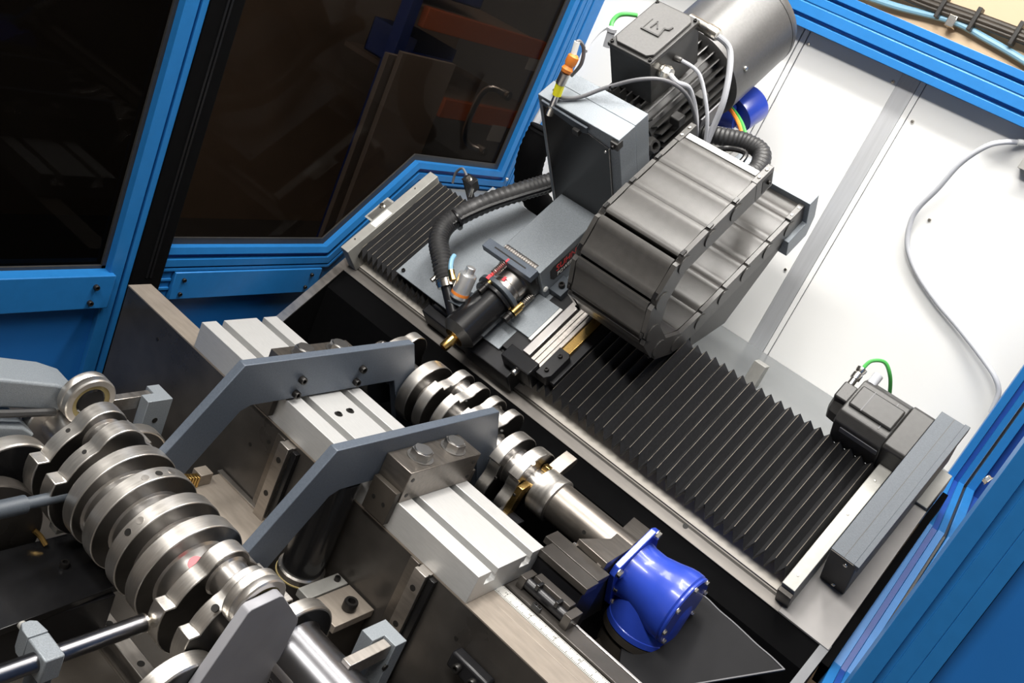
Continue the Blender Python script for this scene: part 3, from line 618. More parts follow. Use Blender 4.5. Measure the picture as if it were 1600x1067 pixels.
ss = thing('proximity_sensor', 'slim steel sensor with yellow tape and orange plug at the belt housing corner', 'sensor', tuple(PS(860, 172, s=.357)), SF)
q0 = PS(858, 178, s=.357); q1 = PS(870, 148, s=.375); q2 = PS(876, 130, s=.385); q3 = PS(884, 113, s=.395); q4 = PS(893, 95, s=.41); q5 = PS(902, 65, s=.43)
part(ss, 'tip', MB().cyl(q0, q0.lerp(q1, .35), .0085, 14), 'nickel'); part(ss, 'barrel', MB().cyl(q0.lerp(q1, .35), q1, .0062, 14), 'bright_steel')
part(ss, 'tape', MB().cyl(q1, q2, .0085, 14), 'yellow', label='yellow tape'); part(ss, 'nut', MB().cyl(q2, q3, .0095, 12), 'ground_steel')
part(ss, 'plug', MB().lathe([(.009, 0), (.011, .006), (.008, .012), (.0105, .018), (.0105, .030), (.007, .034)], q3, q4-q3, 14), 'orange', label='orange plug')
part(ss, 'cable', MB().tube([q4.lerp(q3, -.15), q5, PS(912, 75, s=.44), PS(908, 100, s=.43), PS(893, 118, s=.42)], .0035, 8), 'cable_dark')
part(ss, 'cable_tag', MB().cyl(q4.lerp(q5, .35), q5, .0055, 10), 'white_label')

# ================================================================== MOTOR
XM, NM = -.447, .262
mo = thing('drive_motor', 'large black finned electric motor with fan cowl and terminal box', 'motor', (XM, .6, .17), SF)
part(mo, 'end_shield', MB().lathe([(.085, 0), (.085, .014), (.068, .030), (.066, .050)], (XM, .4475, NM), (0, 1, 0), 32), 'dark_grey_paint')
part(mo, 'flange_boss', MB().lathe([(.016, 0), (.016, .020), (.010, .026)], (XM-.040, .448, NM+.100), (0, 1, 0), 16).box(XM-.056, XM-.024, .448, .474, NM+.06, NM+.1), 'hammer_grey', .003)
part(mo, 'lifting_boss', MB().lathe([(.016, 0), (.018, .01), (.013, .022), (.008, .022), (.007, .006), (0, .006)], (XM+.072, .470, NM+.030), (.9, 0, .45), 8), 'black_plastic')
part(mo, 'core', MB().lathe([(.072, 0), (.072, .235)], (XM, .492, NM), (0, 1, 0), 32), 'black_plastic')
fin = MB().box(-.0013, .0013, 0, .222, .068, .092).mesh('fin', 'black_plastic')
for k in range(34):
    a = 2*math.pi*k/34
    if math.pi*.30 < (a % (2*math.pi)) < -1: continue
    o = bpy.data.objects.new('fin', fin); col.objects.link(o); o.parent = mo
    o.matrix_local = Matrix.Translation(Vector((XM, .498, NM))-BASE[mo.name]) @ Matrix.Rotation(a, 4, 'Y'); BASE[o.name] = BASE[mo.name]
part(mo, 'rating_plate', MB().box(-.002, .002, 0, .07, -.030, .030), 'cable_dark', .001).matrix_local = Matrix.Translation(Vector((XM, .60, NM))-BASE[mo.name]) @ Matrix.Rotation(math.radians(14), 4, 'Y') @ Matrix.Translation(Vector((.093, 0, 0))) @ Matrix.Translation(BASE[mo.name])
for s_ in (.60, .53): part(mo, 'foot_lug', MB().box(XM+.076, XM+.098, s_, s_+.02, NM+.040, NM+.060), 'black_plastic', .002)
fcw = part(mo, 'fan_cowl', MB().lathe([(.098, 0), (.104, .003), (.104, .190), (.1045, .194), (.100, .206), (.080, .212), (.0, .214)], (XM, .700, NM), (0, 1, 0), 56), 'fan_cowl', label='smooth grey fan cowl')
part(fcw, 'cowl_seam', MB().lathe([(.1043, 0), (.1047, .0005), (.1047, .0015), (.1043, .002)], (XM, .885, NM), (0, 1, 0), 56), 'black_plastic')
inst(fcw, 'screw', PANS, (XM+.104*math.cos(.35), .735, NM+.104*math.sin(.35)), (math.cos(.35), 0, math.sin(.35)), scale=1.3)
T0, T1, S0, S1, NT = -.5010, -.4010, .512, .654, .450
part(mo, 'terminal_box', MB().box(T0+.003, T1-.001, S0+.002, S1-.002, NM+.085, NT-.014), 'black_plastic', .001)
bld = part(mo, 'box_lid', MB().box(T0, T1, S0, S1, NT-.0135, NT-.006), 'black_plastic', .0015)
lp = offset_poly([(T0+.016, S0+.008), (T1-.016, S0+.008), (T1-.006, S0+.018), (T1-.006, S1-.018), (T1-.016, S1-.008), (T0+.016, S1-.008), (T0+.006, S1-.018), (T0+.006, S0+.018)], 0)
lpn = part(bld, 'lid_panel', MB().prism(lp, 2, NT-.006, NT), 'fan_cowl', .0012)
lg = MB(); cx_, cs_ = (T0+T1)/2, (S0+S1)/2
def stroke(P, wd, h):
    for i in range(len(P)-1):
        a = Vector(P[i]); b2 = Vector(P[i+1]); d2 = (b2-a).normalized(); nn = Vector((-d2.y, d2.x))*wd
        lg.prism([(cx_+p.x, cs_+p.y) for p in (a-nn-d2*wd, b2-nn+d2*wd, b2+nn+d2*wd, a+nn-d2*wd)], 2, NT, NT+h)
stroke([(-.018, -.012), (.020, -.012), (.017, .009), (.026, .012), (.027, .019)], .0017, .0024)
stroke([(-.006, .000), (-.005, .017), (.006, .003)], .0012, .0018)
stroke([(-.018, -.012), (-.018, .018)], .0008, .0010)
part(bld, 'emblem', lg, 'black_plastic', label='raised zigzag emblem')
for x in (T0+.006, T1-.006):
    for s_ in (S0+.007, S1-.007): inst(bld, 'socket_screw', SCR5, (x, s_, NT-.006), scale=.85)
gl1 = Vector((T1, .542, .408)); gl2 = Vector((T1, .582, .408)); gl3 = Vector((T1-.004, .652, .428))
part(mo, 'cable_gland', MB().lathe([(.013, 0), (.013, .005), (.011, .006), (.0140, .009), (.0140, .018), (.011, .023), (.005, .024)], gl1, (1, 0, .1), 8), 'nickel')
part(mo, 'cable_gland', MB().lathe([(.006, 0), (.0055, .014), (.004, .016)], gl2, (1, 0, .1), 12), 'black_plastic')
part(mo, 'connector', MB().lathe([(.010, -.02), (.010, 0), (.0105, 0), (.0105, .024), (.012, .025), (.012, .046), (.010, .050), (.005, .050)], gl3+Vector((-.004, .006, .002)), (1, -.10, .0), 18), 'nickel', label='chrome round connector')
def cab(pts, r, m_, nm='cable', lab=None): return part(mo, nm, MB().tube(pts, r, 10, 8), m_, label=lab)
E3 = PS(1083, 250, n=.22)
cab([gl1+Vector((.020, 0, .002)), gl1+Vector((.040, -.004, -.004)), PS(1078, 140, n=.365), PS(1088, 185, n=.31), PS(1085, 235, n=.26)], .0048, 'cable_grey')
cab([gl2+Vector((.015, 0, .002)), PS(1092, 115, n=.385), PS(1103, 160, n=.345), PS(1105, 195, n=.31), PS(1100, 235, n=.26)], .0036, 'cable_grey')
cab([gl3+Vector((.044, 0, .002)), PS(1139, 75, n=.405), PS(1140, 110, n=.38), PS(1130, 160, n=.34), PS(1112, 205, n=.29), PS(1098, 240, n=.25)], .0060, 'cable_grey', lab='thick pale grey cable')
sc = thing('sensor_cable', 'dark grey cable arching over the belt housing to the cable chain', 'cable', tuple(PS(960, 130, n=.42)), SF)
part(sc, 'cable', MB().tube([PS(866, 140, n=.412), PS(876, 152, n=.412), PS(905, 152, n=.412), PS(950, 136, n=.425), PS(1000, 124, n=.44), PS(1040, 126, n=.43), PS(1070, 145, n=.39), PS(1084, 175, n=.34), PS(1088, 210, n=.29), PS(1083, 240, n=.25)], .0036, 10, 8), 'cable_dark')
part(sc, 'cable_tie', MB().lathe([(.0055, 0), (.0055, .004)], PS(953, 136, n=.424), (1, .4, .1), 12), 'black_gloss')

# ================================================================== CABLE CHAIN
CX0, CX1 = -.315, -.134
CS, CN, CR = .312, .204, .117
ch = thing('cable_chain', 'wide dark grey plastic cable chain bent in a U above the long bellows', 'cable chain', ((CX0+CX1)/2, CS, .07), SF)
LN = .0705
def chain_pt(d):
    if d < .172: return (.484-d, CN+CR, -1, 0)
    d -= .172; arc = math.pi*CR
    if d < arc:
        a = math.pi/2+d/CR; return (CS+CR*math.cos(a), CN+CR*math.sin(a), -math.sin(a), math.cos(a))
    d -= arc; return (CS+d, CN-CR, 1, 0)
W2 = (CX1-CX0)/2
lid = [(-.0420, .0150), (-.0420, .0200), (-.034, .0228), (-.028, .0236), (-.022, .0228), (-.016, .0216), (.014, .0216), (.020, .0228), (.026, .0236), (.032, .0226), (.0350, .0205), (.0350, .0150)]
lidm = MB().prism(lid, 0, -W2+.011, W2-.011).mesh('link_lid', 'chain_plastic', angle=50)
ilid = MB().prism([(t, -o) for (t, o) in lid], 0, -W2+.011, W2-.011).mesh('link_lid', 'chain_plastic', angle=50)
sid = [(-.040, -.016), (-.034, -.0225), (.030, -.0225), (.040, -.014), (.043, 0), (.040, .014), (.030, .0235), (-.034, .0235), (-.040, .016)]
sidm = MB().prism(sid, 0, -.0045, .0045).cyl((-.0065, .030, 0), (.0065, .030, 0), .0175, 24).mesh('side_plate', 'chain_plastic')
clm = MB().box(-.003, .003, -.006, .006, .0235, .0265).mesh('lid_clip', 'black_gloss')
def put(me, name, parent, M_):
    o = bpy.data.objects.new(name, me); col.objects.link(o); o.parent = parent; o.matrix_local = M_; return o
for k in range(13):
    s_, n_, ts, tn = chain_pt((k+.5)*LN)
    Mx = Matrix(((1, 0, 0, (CX0+CX1)/2), (0, ts, tn, s_), (0, tn, -ts, n_), (0, 0, 0, 1)))   # local y = tangent, local z = outward
    Mx = Matrix.Translation(-BASE[ch.name]) @ Mx
    lk = put(sidm, 'chain_link', ch, Mx @ Matrix.Translation((W2-.005, 0, 0)))
    inv = Matrix.Translation((-(W2-.005), 0, 0))
    put(sidm, 'side_plate', lk, inv @ Matrix.Translation((-W2+.005, 0, 0)))
    put(lidm, 'outer_lid', lk, inv); put(ilid, 'inner_lid', lk, inv)
    for sx in (-1, 1): put(clm, 'lid_clip', lk, inv @ Matrix.Translation((sx*(W2-.006), .026, 0)))
part(ch, 'end_strip', MB().box(CX0+.014, CX1-.014, .488, .501, .330, .3445), 'milled_alu', .0008, label='bare aluminium end strip')
for xx in (CX0, CX1-.013): part(ch, 'end_piece', MB().box(xx, xx+.013, .473, .523, .298, .3455), 'chain_plastic', .001)
for x in (CX0+.0065, CX1-.0065):
    for s_ in (.488, .510): inst(ch, 'screw', PANS, (x, s_, .3455), scale=.8)
part(ch, 'end_opening', MB().box(CX1, CX1+.0006, .491, .518, .304, .335), 'dark_bore')
inst(ch, 'socket_screw', SCR5, (CX1, .508, .320), (1, 0, 0))
part(ch, 'end_strip', MB().box(CX0+.014, CX1-.014, .628, .642, .095, .108), 'milled_alu', .0008, label='bare aluminium end strip')
for xx in (CX0, CX1-.013): part(ch, 'end_piece', MB().box(xx, xx+.013, .612, .660, .066, .1145), 'chain_plastic', .001)
part(ch, 'end_holder', MB().prism([(.600, .02), (.668, .02), (.690, .06), (.690, .125), (.660, .125), (.660, .066), (.600, .064)], 0, CX0, CX1+.010), 'hammer_grey', .001, label='folded grey sheet holder')
for s_ in (.625, .648): inst(ch, 'screw', PANS, (CX1-.0065, s_, .1145), scale=.7)
part(ch, 'chain_tray', MB().prism([(.306, .02), (.306, .062), (.60, .064), (.60, .04), (.42, -.03)], 0, CX0, CX1-.004), 'black_plastic', .002)
hh = thing('ribbed_conduit', 'short ribbed black conduit looping behind the upper end of the cable chain', 'conduit', tuple(PS(1160, 225, n=.22)), SF)
part(hh, 'conduit', MB().tube([PS(1092, 205, n=.22), PS(1125, 213, n=.225), PS(1165, 222, n=.225), PS(1190, 240, n=.225), PS(1180, 268, n=.230), PS(1150, 275, n=.24)], .0185, 16, 12, lambda i: 1.0 if i % 2 else .91), 'rubber_hose')
part(hh, 'cable', MB().tube([PS(1105, 240, n=.24), PS(1135, 232, n=.25), PS(1165, 240, n=.25), PS(1150, 262, n=.25)], .0055, 8), 'black_gloss')
bcap = thing('blue_gear_cap', 'small bright blue cylindrical gearbox cap in front of the white wall', 'gearbox', tuple(PS(1160, 175, n=.11)), SF)
b0 = PS(1146, 178, n=.13); b1 = PS(1185, 152, n=.13)
part(bcap, 'cap', MB().lathe([(.034, 0), (.040, .004), (.040, .052), (.037, .058), (0, .059)], b0+Vector((.006, 0, 0)), (b1-b0), 32), 'gear_blue')
part(bcap, 'body', MB().cyl(b0+Vector((-.05, -.02, 0)), b0+Vector((.008, 0, 0)), .030, 24), 'gear_blue')
part(bcap, 'bracket', MB().box(b0.x-.04, b0.x+.045, b0.y-.085, b0.y-.03, b0.z-.04, b0.z-.03), 'cast_alu', .001)
for k in (0, 1): inst(bcap, 'socket_screw', SCR8, (b0.x+.0+.03*k, b0.y-.06+.02*k, b0.z-.03), scale=.9)
pc = thing('power_cable', 'green and orange cable pair hanging beside the blue gearbox cap', 'cable', tuple(PS(1160, 190, n=.18)), SF)
for k, m_ in enumerate(('cable_green', 'orange')): part(pc, 'cable', MB().tube([PS(1132+3*k-4, 155+3*k, n=.17), PS(1148-4*k, 175, n=.19), PS(1160-5*k, 195, n=.20), PS(1168-6*k, 222, n=.19)], .0042, 8), m_)
wc = thing('wall_cable', 'grey cable arching across the white rear wall on the right', 'cable', tuple(PW(1420, 390, Y=YW-.01)))
part(wc, 'cable', MB().tube([PW(x, y, Y=YW-d_) for (x, y, d_) in ((1660, 226, .01), (1600, 223, .012), (1570, 222, .03), (1540, 229, .045), (1500, 256, .04), (1465, 295, .03), (1435, 325, .02), (1422, 350, .015), (1418, 385, .012), (1432, 425, .010), (1462, 470, .010), (1500, 515, .012), (1535, 560, .02), (1555, 590, .03), (1560, 615, .03), (1548, 645, .03))], .0055, 12, 8), 'cable_grey')
part(wc, 'cable_sleeve', MB().cyl(PW(1600, 223, Y=YW-.012), PW(1590, 222, Y=YW-.018), .0062, 12), 'white_label')
lg_ = PW(1602, 256, Y=YW-.01); single('wall_bracket', MB().box(lg_.x-.006, lg_.x+.03, YW-.03, YW-.0005, lg_.z-.012, lg_.z+.012), 'cast_alu', 'small grey metal bracket on the white wall at the right picture edge', 'bracket', base=tuple(lg_), bev=.001)
# back support of the head and conduit beside the left window
cg = thing('conduit_drop', 'black conduit and pale hose hanging behind the belt housing beside the window', 'conduit', tuple(PW(835, 265, X=-.80)))
part(cg, 'conduit', MB().tube([PW(850, 200, X=-.75), PW(832, 240, X=-.75), PW(826, 285, X=-.75), PW(850, 330, X=-.74)], .034, 16, 10, lambda i: 1.0 if i % 2 else .94), 'pit_black')
part(cg, 'pale_hose', MB().tube([PW(850, 170, X=-.85), PW(832, 205, X=-.85), PW(820, 245, X=-.85), PW(815, 290, X=-.85)], .010, 10), 'cable_grey')
cs_ = thing('corner_sensor', 'small sensor on a black clip at the upper corner of the short bellows', 'sensor', tuple(PS(740, 290, n=.07)), SF)
k0 = PS(733, 280, n=.085)
part(cs_, 'clip', MB().box(k0.x-.015, k0.x+.017, k0.y-.010, k0.y+.012, k0.z-.002, k0.z).box(k0.x-.012, k0.x-.009, k0.y-.01, k0.y+.01, .0, k0.z).box(k0.x+.014, k0.x+.017, k0.y-.01, k0.y+.01, .058, k0.z), 'black_iron', .0008)
inst(cs_, 'bolt', HEX6, tuple(k0)); part(cs_, 'tip', MB().cyl(k0+Vector((.021, -.012, -.004)), k0+Vector((.021, -.024, -.02)), .0045, 12), 'nickel')
part(cs_, 'cable', MB().tube([k0+Vector((-.012, .004, 0)), k0+Vector((-.03, .010, .006)), k0+Vector((-.045, 0, -.01)), k0+Vector((-.045, -.015, -.03))], .0028, 8), 'cable_dark')

# ================================================================== CRANKSHAFTS
def web_poly(sc, rot, rcw=.090, rb=.0745, lobe=True):
    P = []
    slim = rb < .07
    for a in (range(186, -7, -12) if slim else range(152, 27, -12)): P.append((.037*math.cos(math.radians(a)), .056+.037*math.sin(math.radians(a))))
    if not slim: P.append((.0345, .0690))
    for a in range(44 if slim else 60, 19, -8): P.append((rb*math.cos(math.radians(a)), rb*math.sin(math.radians(a))))
    P.append((rb*math.cos(math.radians(17)), rb*math.sin(math.radians(17))))
    for k in range(0, 25): a = 14-k*(208/24.); P.append((rcw*math.cos(math.radians(a)), rcw*math.sin(math.radians(a))))
    P.append((rb*math.cos(math.radians(163)), rb*math.sin(math.radians(163))))
    for a in range(160, 135 if slim else 119, -8): P.append((rb*math.cos(math.radians(a)), rb*math.sin(math.radians(a))))
    if not slim: P.append((-.0345, .0690))
    c, s = math.cos(rot), math.sin(rot)
    return [((y*c-z*s)*sc, (y*s+z*c)*sc) for (y, z) in P]
def crankshaft(name, lab, ay, az, webs, mains, pins, extra, base):
    t = thing(name, lab, 'crankshaft', base, group=None)
    for (x0, x1, sc, rot, rcw, rb) in webs:
        pl = web_poly(sc, math.radians(rot), rcw, rb) if sc else [(rcw*math.cos(a*math.pi/36), rcw*math.sin(a*math.pi/36)) for a in range(72)]
        wb_ = part(t, 'web', MB().prism([(ay+y, az+z) for (y, z) in pl], 0, x0, x1), 'crank_steel', .0012, angle=40)
        ip = offset_poly(pl, -.0016)
        part(wb_, 'web_face_shade', MB().prism([(ay+y, az+z) for (y, z) in ip], 0, x1, x1+.0004), 'web_face_shade')  # thin dark layer on the near side, stands in for dark reflections
    for (x0, x1, r) in mains: part(t, 'main_journal', MB().lathe([(r+.004, 0), (r, .003), (r, x1-x0-.003), (r+.004, x1-x0)], (x0, ay, az), (1, 0, 0), 36), 'bright_steel')
    for (x0, x1, r, rot, d) in pins:
        a = math.radians(90+rot); part(t, 'crank_pin', MB().lathe([(r+.004, 0), (r, .003), (r, x1-x0-.003), (r+.004, x1-x0)], (x0, ay+d*math.cos(a), az+d*math.sin(a)), (1, 0, 0), 36), 'bright_steel')
    return t
AY, AZ = -.275, -.104
W = lambda a, b, sc=1., rot=0, rcw=.090, rb=.0745: (a, b, sc, rot, rcw, rb)
k1 = crankshaft('crankshaft', 'polished crankshaft lying on steel rollers in the front loading station', AY, AZ,
    [W(-.520, -.495), W(-.4735, -.4486), (-.432, -.409, 0, 0, .0795, 0), (-.381, -.358, 0, 0, .0795, 0), (-.323, -.300, 0, 0, .0795, 0), (-.2745, -.250, 0, 0, .0795, 0),
     W(-.217, -.193, .93), W(-.165, -.141, .93)],
    [(-.640, -.520, .028), (-.4486, -.432, .040), (-.358, -.323, .052), (-.250, -.217, .052), (-.141, -.1128, .028)],
    [(-.495, -.4735, .027, 0, .050), (-.409, -.381, .056, 125, .008), (-.300, -.2745, .056, 235, .008), (-.193, -.165, .027, 0, .047)], None, (-.3, AY, AZ-.09))
part(k1, 'end_flange', MB().lathe([(.050, 0), (.052, .002), (.052, .018), (.050, .020)], (-.612, AY, AZ), (1, 0, 0), 40), 'crank_steel')
for (x, y, me, sc) in ((106.5, 672.5, BORE6, 1), (132, 706, BORE6, 1), (227, 746.5, PLUG8, 1), (248.5, 739.5, BORE8, 1), (268, 737, PLUG8, 1), (219, 813, PLUG8, 1), (200, 831.5, BORE8, 1), (336, 950, BORE8, 1)):
    # bores on the rims: meet the circle of the rim
    best = None
    for r_ in (.0745, .0795):
        d = ray(x, y); o = CAM; A = d.y**2+d.z**2; B = 2*((o.y-AY)*d.y+(o.z-AZ)*d.z); C_ = (o.y-AY)**2+(o.z-AZ)**2-r_**2; D = B*B-4*A*C_
        if D > 0: best = o+d*((-B-math.sqrt(D))/(2*A)) if ((me in (PLUG8,) or me is BORE8) == (r_ > .078)) or best is None else best
    if best is None: continue
    inst(k1, 'oil_bore' if me is not PLUG8 else 'balance_plug', me, tuple(best), (0, best.y-AY, best.z-AZ))
q = PW(287, 898, X=-.222); part(k1, 'marker_sticker', MB().lathe([(.010, 0), (.010, .0012)], (-.222, AY-.028, AZ+.052), (.3, -.35, .9), 20), 'pink_sticker', label='round pink sticker')
inst(k1, 'set_screw', SCR8, (-.203, AY-.020, AZ+.060), (0, -.3, .95))
CY, CZ = .330, -.022
k2 = crankshaft('crankshaft', 'polished crankshaft clamped in the trough behind the slotted beam', CY, CZ,
    [W(-.520, -.498, .85, -35), (-.436, -.411, 0, 0, .0626, 0), W(-.392, -.371, .88, -45, .070, .058), W(-.350, -.329, .88, -45, .070, .058), W(-.306, -.287, .88, -45, .070, .058), W(-.262, -.243, .88, -45, .070, .058), W(-.214, -.190, .88, 150, .066, .055), W(-.168, -.144, .88, 150, .066, .055)],
    [(-.560, -.520, .024), (-.498, -.436, .030), (-.411, -.392, .030), (-.332, -.312, .026), (-.292, -.262, .03), (-.243, -.215, .028), (-.192, -.168, .034), (-.146, -.118, .028)],
    [(-.371, -.350, .024, -42, .042), (-.287, -.262, .024, -42, .042)], None, (-.33, CY, CZ-.07))
for (x, y, me) in ((675, 566, BORE8), (655, 580, BORE8), (705, 604, BORE6), (728, 626, BORE6), (784, 673, BORE6), (855, 709, PLUG8), (833, 724, PLUG8), (774, 747, BORE6), (803, 773, BORE6)):
    d = ray(x, y); o = CAM; r_ = .0575; A = d.y**2+d.z**2; B = 2*((o.y-CY)*d.y+(o.z-CZ)*d.z); C_ = (o.y-CY)**2+(o.z-CZ)**2-r_**2; D = B*B-4*A*C_
    if D > 0:
        b2 = o+d*((-B-math.sqrt(D))/(2*A)); inst(k2, 'oil_bore' if me is not PLUG8 else 'balance_plug', me, tuple(b2), (0, b2.y-CY, b2.z-CZ), scale=.8)
# work spindle and chuck
ws = thing('work_spindle', 'dark steel work spindle with brass jaws gripping the rear crankshaft', 'spindle', (-.04, CY, CZ-.04))
part(ws, 'chuck', MB().lathe([(.030, 0), (.041, .003), (.041, .030), (.0415, .031), (.0415, .041), (.038, .043)], (-.127, CY, CZ), (1, 0, 0), 48), 'crank_steel')
part(ws, 'shaft', MB().lathe([(.0365, 0), (.0365, .155)], (-.086, CY, CZ), (1, 0, 0), 48), 'dark_steel')
inst(ws, 'bore', BORE6, (-.005, CY-.0365*math.cos(.25), CZ+.0365*math.sin(.25)), (0, -.97, .25))
part(ws, 'jaw', MB().prism([(CY-.062, CZ-.055), (CY-.045, CZ-.055), (CY-.036, CZ-.012), (CY-.028, CZ+.004), (CY-.030, CZ+.012), (CY-.052, CZ+.006)], 0, -.142, -.130), 'brass', .0008, label='brass jaw')
part(ws, 'jaw', MB().prism([(CY+.012, CZ+.036), (CY+.020, CZ+.030), (CY+.045, CZ+.034), (CY+.062, CZ+.050), (CY+.056, CZ+.060), (CY+.034, CZ+.050)], 0, -.138, -.112), 'dark_steel', .0008)
part(ws, 'jaw_tip', MB().box(-.142, -.128, CY+.004, CY+.016, CZ+.026, CZ+.038), 'brass', .0008)
part(ws, 'jaw_carrier', MB().box(-.150, -.105, CY-.085, CY-.042, CZ-.13, CZ-.045), 'black_iron', .001)
# bracket, gear reducer
tb = thing('reducer_bracket', 'brown-grey steel bracket plate between the work spindle and the blue gear reducer', 'bracket', (.05, CY, -.05))
part(tb, 'plate', MB().prism([(.016, .228), (.041, .292), (.024, .397), (.060, .398), (.0705, .370), (.076, .226)], 2, -.004, .012), 'dark_steel', .0008)
part(tb, 'web', MB().prism([(.228, -.004), (.398, -.004), (.40, -.13), (.25, -.13)], 0, .062, .074), 'brown_iron', .001)
rd = thing('gear_reducer', 'bright blue gear reducer with a round lower drum hanging in the trough', 'gearbox', (.13, CY, -.12))
th = math.radians(33); cf, sf = math.cos(th), math.sin(th)
def rq(h, ch): return [(CY+y*cf-z*sf, CZ-.003+y*sf+z*cf) for (y, z) in ((-h, -h+ch), (-h+ch, -h), (h-ch, -h), (h, -h+ch), (h, h-ch), (h-ch, h), (-h+ch, h), (-h, h-ch))]
rfl = part(rd, 'flange', MB().prism(rq(.058, .012), 0, .0765, .088), 'gear_blue', .0015)
for (y, z) in ((-.048, -.048), (.048, -.048), (.048, .048), (-.048, .048), (-.048, 0)):
    inst(rfl, 'bolt', HEX6, (.088, CY+y*cf-z*sf, CZ-.003+y*sf+z*cf), (1, 0, 0), scale=1.2)
part(rd, 'neck', MB().lathe([(.052, 0), (.050, .010), (.050, .030), (.056, .055), (.062, .075), (.0635, .085), (.0635, .096), (.061, .0985)], (.088, CY, CZ-.006), (1, 0, 0), 48), 'gear_blue')
rec = part(rd, 'end_cover', MB().lathe([(.0615, 0), (.0625, .001), (.0625, .004), (.060, .006), (.0, .0062)], (.1868, CY, CZ-.006), (1, 0, 0), 48), 'gear_blue')
for k in range(8):
    a = math.radians(20+45*k); inst(rec, 'cover_screw', HEX6, (.1925, CY+.057*math.cos(a), CZ-.006+.057*math.sin(a)), (1, 0, 0), scale=.75)
part(rd, 'drum', MB().lathe([(.030, .05), (.050, .030), (.0575, .010), (.0585, 0), (.0585, -.055), (.060, -.056), (.060, -.066), (.057, -.068)], (.140, CY+.012, CZ-.022), (0, 0, 1), 48), 'gear_blue')
part(rd, 'adapter_ring', MB().lathe([(.0595, 0), (.0595, .012), (.052, .014), (.052, .05)], (.140, CY+.012, CZ-.091), (0, 0, -1), 40), 'brown_iron')
part(rd, 'adapter_foot', MB().box(.10, .19, CY-.048, CY+.05, CZ-.165, CZ-.135), 'brown_iron', .003)
part(rd, 'connector', MB().lathe([(.012, 0), (.012, .02), (.014, .02), (.014, .05)], (.17, CY-.05, CZ-.19), (.6, -.7, 0), 16), 'cable_dark')
# tailstock slide with clamping unit on the front ledge
ts = thing('clamp_slide', 'dark steel slide with two top bars beside the ruler, left of the blue gearbox', 'slide', (.04, .15, -.05))
part(ts, 'base_plate', MB().box(.000, .37, .0925, .128, -.0505, -.045), 'bed_iron', .0008)
part(ts, 'body', MB().box(-.006, .088, .158, .225, -.11, -.012), 'black_iron', .001)
part(ts, 'top_bar', MB().box(-.004, .092, .1535, .1885, -.012, .0), 'bed_iron', .0008)
part(ts, 'top_bar', MB().box(-.020, .089, .1905, .2255, -.012, .0), 'bed_iron', .0008)
for x in (.012, .062): part(ts, 'key', MB().box(x, x+.008, .2255, .230, -.008, .001), 'bright_steel')
part(ts, 'riser', MB().box(.006, .10, .104, .158, -.11, -.050), 'black_iron')
lc = part(ts, 'latch_bar', MB().box(.024, .094, .1175, .1345, -.034, -.018), 'bed_iron', .001)
part(ts, 'latch_cylinder', MB().cyl((.014, .114, -.034), (.104, .114, -.034), .009, 16), 'black_iron')
for bx_ in ((.008, .020, .104, .134, -.045, -.024), (.096, .110, .102, .134, -.045, -.022)): part(ts, 'latch_lug', MB().box(*bx_), 'bed_iron', .0008)
for x in (.040, .078): part(ts, 'latch_clip', MB().box(x-.003, x+.003, .104, .120, -.028, -.018), 'black_gloss', .0008)
part(ts, 'pointer', MB().box(.050, .066, .091, .097, -.045, -.038), 'black_gloss', .0006)
for x in (.054, .061): inst(ts, 'screw', SCR5, (x, .094, -.038), scale=.6)
for bx_ in ((.11, .30, .129, .134, -.06, -.0445), (.004, .012, .128, .134, -.06, -.044)): part(ts, 'rail', MB().box(*bx_), 'bright_steel', .0006)
# jib under the beam end
sgl = thing('stop_jib', 'black stop housing under the near end of the slotted beam', 'housing', (-.03, .15, -.1))
part(sgl, 'body', MB().box(-.045, -.010, .11, .165, -.13, -.052), 'black_iron', .001)

# ================================================================== FRONT STATION
fb = thing('front_station', 'dark brown machine station with plates and a rail below the front crankshaft', 'machine', (-.3, -.4, -1.0))
part(fb, 'base', MB().box(-1.0, .20, -1.1, -.002, -1.0, -.335), 'brown_iron')
part(fb, 'step_plate', MB().prism([(-.487, -.60), (-.487, -.272), (-.366, -.272), (-.345, -.60)], 2, -.232, -.220), 'black_gloss', .001)
part(fb, 'step_body', MB().box(-.487, -.36, -.60, -.285, -.335, -.232), 'black_iron', .001)
inst(fb, 'socket_screw', SCR8, (-.427, -.329, -.220)); inst(fb, 'socket_screw', SCR8, (-.413, -.283, -.220), scale=.9)
part(fb, 'slide_rail', MB().box(-.42, .20, -.284, -.258, -.335, -.302), 'ground_steel', .0015)
for x in (-.37, -.285, -.20): inst(fb, 'bore', BORE8, (x, -.271, -.302), scale=1.1)
part(fb, 'cross_bar', MB().box(-.452, -.424, -.60, -.285, -.325, -.300), 'ground_steel', .001)
part(fb, 'joint_plate', MB().box(-.428, -.396, -.365, -.335, -.302, -.297), 'cast_alu', .0006)
part(fb, 'lower_plate', MB().box(-.396, -.10, -.60, -.295, -.335, -.322), 'brown_iron', .001)
part(fb, 'valve_block', MB().box(-.505, -.485, -.312, -.290, -.215, -.195), 'cast_alu', .001)
for z in (-.200, -.209): part(fb, 'valve_port', MB().cyl((-.4855, -.301, z), (-.4845, -.301, z), .004, 12), 'dark_bore')
part(fb, 'valve_fitting', MB().tube([(-.49, -.345, -.20), (-.482, -.338, -.207), (-.470, -.334, -.215)], .004, 8), 'brass')
tp = thing('front_table', 'pale steel table plates bolted along the front wall of the bed', 'table', (-.3, -.05, -.335))
part(tp, 'plate', MB().box(-.515, -.345, -.112, -.003, -.215, -.200), 'bed_top', .001)
part(tp, 'edge_bar', MB().box(-.52, -.345, -.012, -.002, -.2, -.196), 'ground_steel', .0005)
